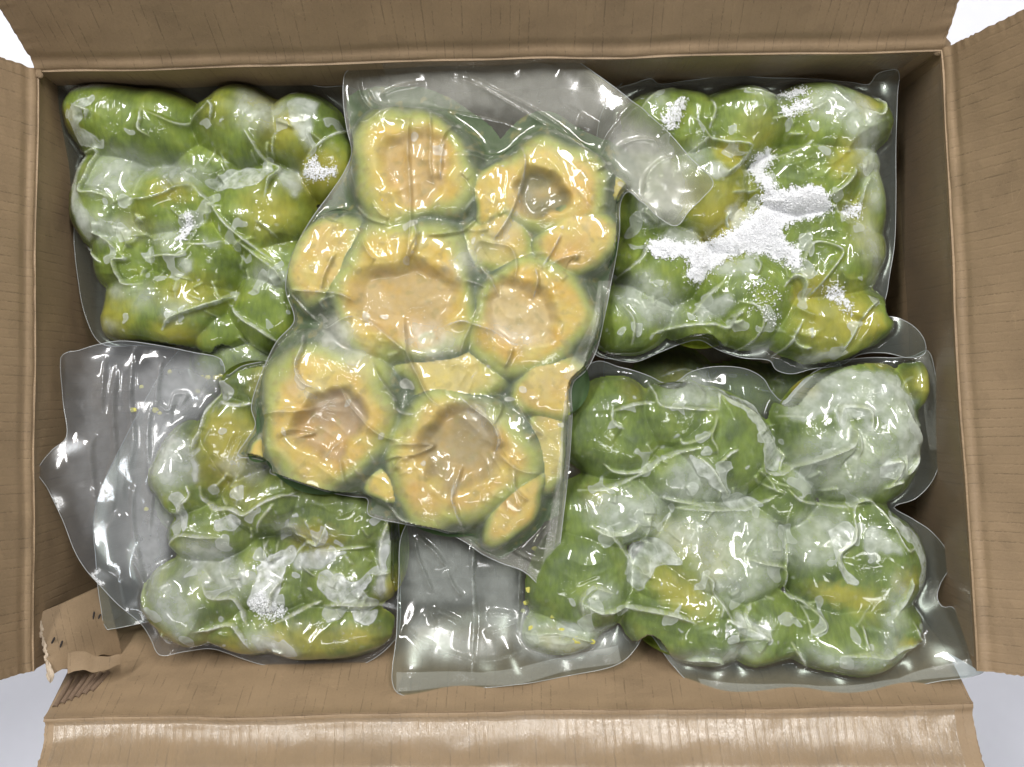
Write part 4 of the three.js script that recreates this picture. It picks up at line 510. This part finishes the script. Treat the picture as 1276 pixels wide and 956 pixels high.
const C = pack({
  seed: 7, halves: true, label: 'bag of yellow halved fruit with hollow middles, lying across the four green bags', step: 0.00066, lift: 22, pleats: 44, haze: 0.1, blotch: 0.1, bubbles: 16, crystals: 0.2, pucker: 0.5, loose: 0.9, crinkle: 0.35, relax: 26, sag: 0.996, foldGain: 1.8, filmColor: [0.84, 0.84, 0.76],
  base: [[440, 90, -16], [560, 75, -12], [710, 70, -12], [860, 200, -10], [840, 275, -12], [600, 120, -16], [770, 250, -18], [750, 400, -22], [700, 520, -22], [690, 730, -24], [590, 690, -24], [460, 630, -24], [340, 590, -22], [300, 570, -22], [360, 400, -22], [400, 270, -22], [550, 400, -24]],
  outline: [428, 100, 431, 90, 442, 84, 480, 80, 540, 76, 600, 72, 650, 68, 690, 66, 708, 70, 716, 74, 740, 90, 774, 115, 800, 136, 830, 162, 860, 196, 889, 228, 876, 246, 858, 264, 846, 280, 838, 281, 820, 270, 800, 254, 782, 240, 774, 250, 772, 290, 766, 330, 762, 350, 758, 372, 752, 400, 744, 434, 730, 462, 714, 478, 713, 520, 710, 570, 706, 610, 698, 680, 694, 740, 684, 744, 672, 730, 652, 712, 625, 702, 600, 690, 580, 676, 555, 664, 510, 654, 470, 646, 458, 640, 458, 622, 440, 619, 412, 614, 380, 604, 350, 594, 336, 589, 338, 580, 320, 572, 296, 568, 306, 550, 318, 530, 313, 508, 320, 480, 334, 446, 346, 424, 366, 402, 366, 390, 356, 362, 360, 330, 370, 304, 390, 270, 412, 240, 430, 212, 438, 190, 432, 160, 428, 130],
  fruits: [
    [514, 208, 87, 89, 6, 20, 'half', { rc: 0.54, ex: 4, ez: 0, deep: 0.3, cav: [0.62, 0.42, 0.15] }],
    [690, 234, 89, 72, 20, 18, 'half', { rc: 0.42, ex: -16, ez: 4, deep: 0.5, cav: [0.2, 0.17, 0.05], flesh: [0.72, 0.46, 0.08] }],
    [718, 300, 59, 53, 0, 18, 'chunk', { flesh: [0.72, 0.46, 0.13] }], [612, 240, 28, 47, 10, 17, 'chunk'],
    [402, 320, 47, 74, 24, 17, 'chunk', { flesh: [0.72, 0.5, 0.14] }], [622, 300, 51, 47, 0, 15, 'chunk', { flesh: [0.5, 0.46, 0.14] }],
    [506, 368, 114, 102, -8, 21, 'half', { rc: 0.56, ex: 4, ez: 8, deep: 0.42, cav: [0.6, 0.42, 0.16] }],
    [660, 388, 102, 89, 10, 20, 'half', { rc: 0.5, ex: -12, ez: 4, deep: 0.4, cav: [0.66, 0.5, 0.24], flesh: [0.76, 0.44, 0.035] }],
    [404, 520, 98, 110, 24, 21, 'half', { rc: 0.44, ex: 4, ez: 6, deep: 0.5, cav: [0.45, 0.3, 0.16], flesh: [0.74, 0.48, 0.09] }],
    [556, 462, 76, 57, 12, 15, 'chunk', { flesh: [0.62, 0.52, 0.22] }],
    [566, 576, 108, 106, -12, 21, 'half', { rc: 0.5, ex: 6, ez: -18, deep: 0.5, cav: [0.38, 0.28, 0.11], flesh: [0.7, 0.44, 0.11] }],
    [688, 478, 53, 49, 0, 17, 'chunk', { flesh: [0.66, 0.5, 0.2] }], [640, 634, 30, 61, 32, 18, 'chunk', { flesh: [0.68, 0.42, 0.09] }], [676, 556, 34, 68, 4, 13, 'chunk', { flesh: [0.5, 0.44, 0.15] }],
    [766, 232, 21, 17, -40, 10, 'chunk', { flesh: [0.6, 0.52, 0.06] }], [324, 560, 28, 17, -30, 8, 'chunk', { flesh: [0.65, 0.56, 0.07] }], [700, 710, 11, 19, -20, 5, 'chunk', { flesh: [0.5, 0.5, 0.08] }], [478, 606, 36, 25, 10, 13, 'chunk'],
  ],
  folds: [
    [[512, 136, 508, 180, 511, 230, 512, 285, 507, 345], 2, 4, 0.1], [[534, 134, 537, 160, 536, 200, 540, 230], 1.8, 4, 0.08], [[554, 172, 550, 200, 549, 225], 2, 5, 0.22], [[570, 150, 555, 166, 545, 190], 1.5, 4, 0.05], [[515, 270, 520, 300, 508, 330], 2.4, 5, 0.25], [[526, 286, 514, 306, 507, 330], 2, 5, 0.2], [[576, 188, 600, 187, 632, 188], 2, 5, 0.1], [[576, 194, 605, 194, 625, 194], 1.6, 4, 0.1],
    [[650, 180, 655, 200, 650, 230, 636, 268, 622, 290, 612, 302], 2.4, 6, 0.28], [[590, 320, 596, 300, 612, 302, 636, 308, 644, 330, 638, 362], 2, 5, 0.12], [[700, 290, 690, 310, 676, 332], 1.8, 5, 0.25], [[676, 334, 700, 322, 720, 318, 716, 326], 2, 5, 0.15], [[600, 265, 580, 284, 555, 292, 528, 294], 2, 5, 0.06], [[666, 332, 670, 350, 664, 374], 2.2, 6, 0.22], [[596, 330, 612, 348, 622, 370], 2, 6, 0.15], [[578, 350, 592, 352, 604, 358], 2.4, 5, 0.25],
    [[356, 360, 380, 362, 426, 367, 442, 376], 2, 5, 0.2], [[356, 362, 372, 380, 394, 402], 2, 6, 0.28], [[396, 404, 404, 408, 430, 396, 440, 394], 2.2, 5, 0.25], [[440, 394, 462, 402, 490, 424, 515, 444], 2, 6, 0.2], [[402, 388, 398, 376, 420, 368], 1.8, 5, 0.15], [[438, 250, 460, 272, 490, 282], 1.8, 4, 0.06], [[462, 250, 476, 268, 486, 272], 1.6, 4, 0.06], [[448, 292, 462, 318, 470, 325], 1.6, 4, 0.08], [[398, 268, 412, 276, 430, 280], 1.6, 5, 0.1], [[420, 312, 406, 340, 398, 366], 2, 5, 0.1],
    [[502, 390, 503, 408, 506, 425, 508, 440, 520, 466, 534, 494, 552, 508], 2.8, 5, 0.12], [[546, 410, 576, 400, 590, 404, 620, 414, 640, 428, 664, 432], 2.2, 6, 0.25], [[572, 448, 578, 424, 590, 400, 600, 380], 1.8, 5, 0.1], [[640, 430, 636, 444, 628, 460], 1.8, 4, 0.1], [[572, 494, 594, 512, 612, 526, 622, 550, 616, 566], 2.6, 9, 0.3], [[605, 480, 614, 494, 626, 502, 610, 540], 1.8, 4, 0.05], [[640, 495, 650, 512, 662, 530, 680, 545], 2, 6, 0.1],
    [[460, 444, 476, 474, 490, 494, 496, 512, 512, 516, 520, 514], 2.2, 5, 0.2], [[420, 474, 432, 500, 448, 520, 462, 532, 484, 546, 520, 544], 2.4, 5, 0.1], [[374, 412, 378, 430, 370, 455, 378, 475, 402, 486], 2.4, 8, 0.28], [[318, 518, 345, 512, 365, 512, 392, 510], 2, 6, 0.1], [[342, 545, 360, 535, 390, 540, 355, 548], 1.8, 5, 0.06], [[404, 574, 412, 560, 424, 550], 1.8, 5, 0.1], [[480, 556, 510, 552, 540, 556, 520, 566, 490, 570, 470, 580], 2, 5, 0.08], [[490, 586, 500, 572, 512, 570], 1.8, 5, 0.08], [[424, 566, 428, 590, 430, 606], 1.8, 5, 0.12], [[566, 598, 564, 620, 570, 640, 578, 664], 2.4, 7, 0.28], [[576, 580, 570, 600, 566, 620], 2, 6, 0.15], [[620, 566, 650, 586, 676, 590], 1.6, 5, 0.1], [[480, 620, 484, 635, 500, 650, 530, 660], 1.8, 6, 0.15], [[640, 585, 644, 610, 660, 625], 1.6, 5, 0.12],
    [[440, 86, 446, 110, 460, 130, 480, 140], 2.4, 5, 0.05], [[452, 100, 462, 118, 488, 128], 2, 5, 0.05], [[468, 110, 490, 100, 530, 92], 2, 7, 0.05], [[570, 84, 600, 100, 660, 135, 700, 160, 748, 200], 1.6, 6, 0.06], [[580, 82, 612, 100, 672, 130, 720, 166, 754, 200], 1.6, 5, 0.06], [[700, 154, 724, 176, 756, 202, 740, 214], 2, 6, 0.1], [[724, 155, 726, 138, 730, 130], 1.2, 12, 0.1], [[750, 190, 764, 160, 790, 130, 812, 112], 2, 9, 0.05], [[770, 176, 800, 165, 830, 168], 2, 9, 0.1], [[806, 240, 812, 210, 830, 192, 850, 186], 2, 9, 0.1], [[752, 206, 776, 222, 800, 244, 824, 262], 2.4, 6, 0.15], [[440, 140, 452, 150, 490, 130, 530, 128, 570, 132, 620, 142, 660, 158], 1.4, 6, 0.12], [[640, 62, 700, 72], 1, 8, 0.1],
    [[722, 470, 740, 420, 748, 380, 752, 350], 1.6, 6, 0.08], [[706, 480, 702, 560, 698, 640, 690, 700], 1.6, 7, 0.12], [[672, 690, 690, 640, 700, 600], 1.4, 7, 0.12], [[640, 690, 660, 700, 680, 705], 1.6, 6, 0.12],
  ],
  frost: [
    [0.22, [440, 92, 600, 80, 706, 74, 770, 120, 740, 150, 690, 140, 640, 128, 560, 120, 480, 130, 446, 120]], [0.32, [772, 140, 810, 150, 850, 190, 872, 226, 850, 262, 820, 256, 790, 230, 766, 205, 760, 170]], [0.2, [770, 224, 800, 240, 836, 276, 800, 258, 776, 238]],
    [0.3, [500, 400, 540, 404, 574, 410, 560, 440, 530, 450, 508, 430]], [0.4, [398, 400, 420, 396, 440, 400, 446, 420, 420, 440, 396, 420]], [0.36, [600, 395, 640, 410, 680, 430, 650, 432, 610, 416]], [0.36, [574, 492, 596, 504, 616, 524, 620, 548, 604, 540, 584, 514]], [0.3, [426, 474, 440, 500, 458, 520, 450, 530, 430, 505]], [0.26, [350, 476, 380, 474, 410, 490, 420, 520, 400, 500, 366, 490]], [0.26, [420, 100, 440, 200, 400, 260, 380, 290, 420, 215]],
    [0.4, [426, 440, 448, 436, 462, 448, 450, 458, 430, 452]], [0.3, [610, 300, 636, 270, 650, 230, 656, 240, 640, 290, 620, 310]], [0.3, [560, 330, 584, 300, 600, 300, 590, 340, 560, 345]],
  ],
  clear: [[0, [690, 400, 722, 360, 728, 400, 720, 440, 690, 430]], [0, [646, 345, 666, 345, 664, 366, 646, 368]], [0, [376, 428, 418, 430, 416, 474, 390, 474, 374, 455]]],
  seals: [[0.4, [714, 478, 752, 400, 762, 350, 746, 350, 736, 400, 700, 470]], [0.5, [694, 740, 712, 600, 712, 480, 702, 490, 692, 600, 672, 728]], [0.35, [458, 640, 600, 690, 650, 712, 690, 744, 660, 700, 600, 672, 520, 650, 470, 628]]],
});

// ---------------------------------------------------------------- loose ice on the bags
const iceMat = new THREE.MeshPhysicalMaterial({ color: new THREE.Color(0.94, 0.95, 0.97), roughness: 0.4, transmission: 0.15, thickness: 0 });
function ice(name, label, P, list, dens, mound, size, wobble = 6) {
  const poly = new THREE.CatmullRomCurve3(pairs(list).map(([x, y]) => P.inside(x, y)), true, 'centripetal').getPoints(list.length * 2), gs = [];
  const xs = poly.map((p) => p.x), zs = poly.map((p) => p.z), x0 = Math.min(...xs) - 0.004, x1 = Math.max(...xs) + 0.004, z0 = Math.min(...zs) - 0.004, z1 = Math.max(...zs) + 0.004;
  const inn = (x, z) => { let r = false, best = 1e9; for (let a = 0, b = poly.length - 1; a < poly.length; b = a++) { const A = poly[a], B = poly[b], ex = B.x - A.x, ez = B.z - A.z, t = clamp(((x - A.x) * ex + (z - A.z) * ez) / (ex * ex + ez * ez + 1e-14)); best = Math.min(best, Math.hypot(x - A.x - ex * t, z - A.z - ez * t)); if ((A.z > z) !== (B.z > z) && x < ((B.x - A.x) * (z - A.z)) / (B.z - A.z) + A.x) r = !r; } return r ? best : -best; };
  const depth = (x, z) => inn(x, z) + 0.0016 * N2(x * 160, z * 160) + 0.0008 * N2(x * 500, z * 500);
  const shapes = [0, 1, 2].map((k) => { const g = new THREE.OctahedronGeometry(1, 0), q = g.attributes.position; for (let i = 0; i < q.count; i++) q.setXYZ(i, q.getX(i) * (0.8 + 0.3 * k), q.getY(i) * 0.75, q.getZ(i) * (1.2 - 0.25 * k)); g.deleteAttribute('uv'); g.computeVertexNormals(); return g; });
  const n = Math.round((x1 - x0) * (z1 - z0) * dens);
  const M = new THREE.Matrix4(), Q = new THREE.Quaternion(), E = new THREE.Euler();
  for (let i = 0; i < n; i++) {
    const x = mix(x0, x1, rnd()), z = mix(z0, z1, rnd()), dd = depth(x, z); if (dd < 0.0004 && rnd() > 0.55 * Math.exp((dd - 0.0004) / 0.0009)) continue;
    const s = size * (0.45 + 0.9 * rnd() * rnd()), y = P.topAt(x, z) + Math.max(0, rnd() * mound * ss(0, 0.006, dd)) + s * 0.3;
    M.compose(new THREE.Vector3(x, y, z), Q.setFromEuler(E.set(rnd() * 6, rnd() * 6, rnd() * 6)), new THREE.Vector3(s, s, s)); gs.push(shapes[i % 3].clone().applyMatrix4(M));
  }
  if (mound > 0.001) {                                                               // packed bed under the grains
    const st = 0.0007, pos = [], idx = [], id = new Map(), NX = Math.ceil((x1 - x0) / st), NZ = Math.ceil((z1 - z0) / st);
    const V = (i, j) => { const k = i + j * 9999; if (!id.has(k)) { const x = x0 + i * st, z = z0 + j * st, dd = depth(x, z); pos.push(x, P.topAt(x, z) - 0.0006 + mound * 0.8 * ss(0.001, 0.007, dd) + 0.0003 * N2(x * 900, z * 900), z); id.set(k, pos.length / 3 - 1); } return id.get(k); };
    for (let j = 0; j < NZ; j++) for (let i = 0; i < NX; i++) if (depth(x0 + (i + 0.5) * st, z0 + (j + 0.5) * st) > 0.0011) { const a = V(i, j), b = V(i + 1, j), c = V(i, j + 1), e = V(i + 1, j + 1); idx.push(a, c, e, a, e, b); }
    gs.push(buffer(pos, idx).toNonIndexed());
  }
  const m = add(scene, name, mergeGeometries(gs.map((g) => { g.deleteAttribute('uv'); return g; })), iceMat);
  m.userData = { kind: 'stuff', label, category: 'ice' };
}
ice('loose_ice', 'big branching patch of loose white ice crystals on the green bag under the clear bag tail', TR, [945, 194, 956, 186, 966, 188, 963, 200, 954, 206, 957, 218, 964, 236, 984, 238, 1002, 234, 1014, 236, 1030, 250, 1034, 262, 1012, 270, 986, 276, 974, 288, 982, 304, 994, 314, 992, 334, 976, 324, 950, 314, 925, 314, 900, 326, 884, 338, 872, 352, 858, 346, 858, 330, 850, 318, 830, 322, 812, 318, 808, 304, 824, 300, 850, 304, 878, 302, 900, 294, 920, 284, 938, 268, 950, 252, 948, 230, 940, 212], 1.5e7, 0.0016, 0.00058);
ice('loose_ice', 'thin crystal dusting by the far rim of the right-hand far bag', TR, [976, 136, 990, 130, 1006, 126, 1008, 134, 990, 142, 978, 146], 7e6, 0.0008, 0.0006);
ice('loose_ice', 'small ice patch at the far edge film of the right-hand far bag', TR, [978, 112, 992, 107, 1006, 110, 1002, 118, 984, 118], 7e6, 0.0008, 0.0006);
ice('loose_ice', 'speckled ice crystals beside the folded grey film below the big ice patch', TR, [926, 356, 950, 346, 962, 356, 980, 362, 966, 380, 976, 400, 952, 404, 944, 392, 926, 394, 934, 374], 0.4e6, 0.0006, 0.00065);
ice('loose_ice', 'small ice heap at the outer edge between two green lobes', TR, [1050, 264, 1062, 256, 1072, 258, 1070, 268, 1058, 268], 7e6, 0.0008, 0.0006);
ice('loose_ice', 'ice crumbs on the yellow fruit near the clear bag ear', TR, [1028, 362, 1040, 356, 1052, 370, 1056, 390, 1046, 380, 1034, 374], 5e6, 0.0006, 0.0006);
ice('loose_ice', 'grey ice streak beside the tip of the clear bag tail', TR, [824, 152, 836, 136, 850, 124, 850, 136, 842, 156, 834, 166], 6e6, 0.0006, 0.0006);
ice('loose_ice', 'ice crystals on yellow fruit next to the left edge of the yellow bag', TL, [380, 208, 392, 198, 400, 210, 418, 208, 412, 220, 390, 222, 376, 216], 7e6, 0.0008, 0.0006);
ice('loose_ice', 'narrow upright ice streak in the middle of the far left bag', TL, [236, 270, 243, 268, 242, 286, 236, 296, 226, 298, 230, 286], 7e6, 0.0008, 0.00065);
ice('loose_ice', 'frosty ice on the front green lobes of the bag with the empty sleeve', BL, [318, 742, 330, 738, 340, 752, 356, 760, 346, 772, 322, 772, 312, 760], 3e6, 0.0006, 0.0006);

// ---------------------------------------------------------------- the lamps over the box
for (const L of LAMPS) {
  const g = thing('ceiling_lamp', L.size[0] > L.size[1] ? 'long white ceiling lamp behind the viewer, above the box' : L.at[0] < 0 ? 'long white ceiling lamp above the far left of the box' : 'long white ceiling lamp above the far right of the box', 'lamp', new THREE.Vector3(...L.at), 'ceiling lamps over the box');
  const panel = new THREE.BoxGeometry(L.size[0], 0.012, L.size[1]);
  add(g, 'lamp_diffuser', panel, new THREE.MeshStandardMaterial({ color: 0xffffff, emissive: new THREE.Color(1, 0.98, 0.95), emissiveIntensity: L.power * 0.12 }));
  const hous = new THREE.BoxGeometry(L.size[0] + 0.04, 0.05, L.size[1] + 0.04); hous.translate(0, 0.034, 0);
  add(g, 'lamp_housing', hous, new THREE.MeshStandardMaterial({ color: new THREE.Color(0.7, 0.7, 0.7), roughness: 0.5 }));
  const l = new THREE.RectAreaLight(new THREE.Color(1, 0.98, 0.955), L.power, L.size[0], L.size[1]);
  l.name = 'lamp_light'; l.position.set(L.at[0], L.at[1] - 0.012, L.at[2]); l.rotation.x = -Math.PI / 2; scene.add(l);
}

renderer.render(scene, camera);
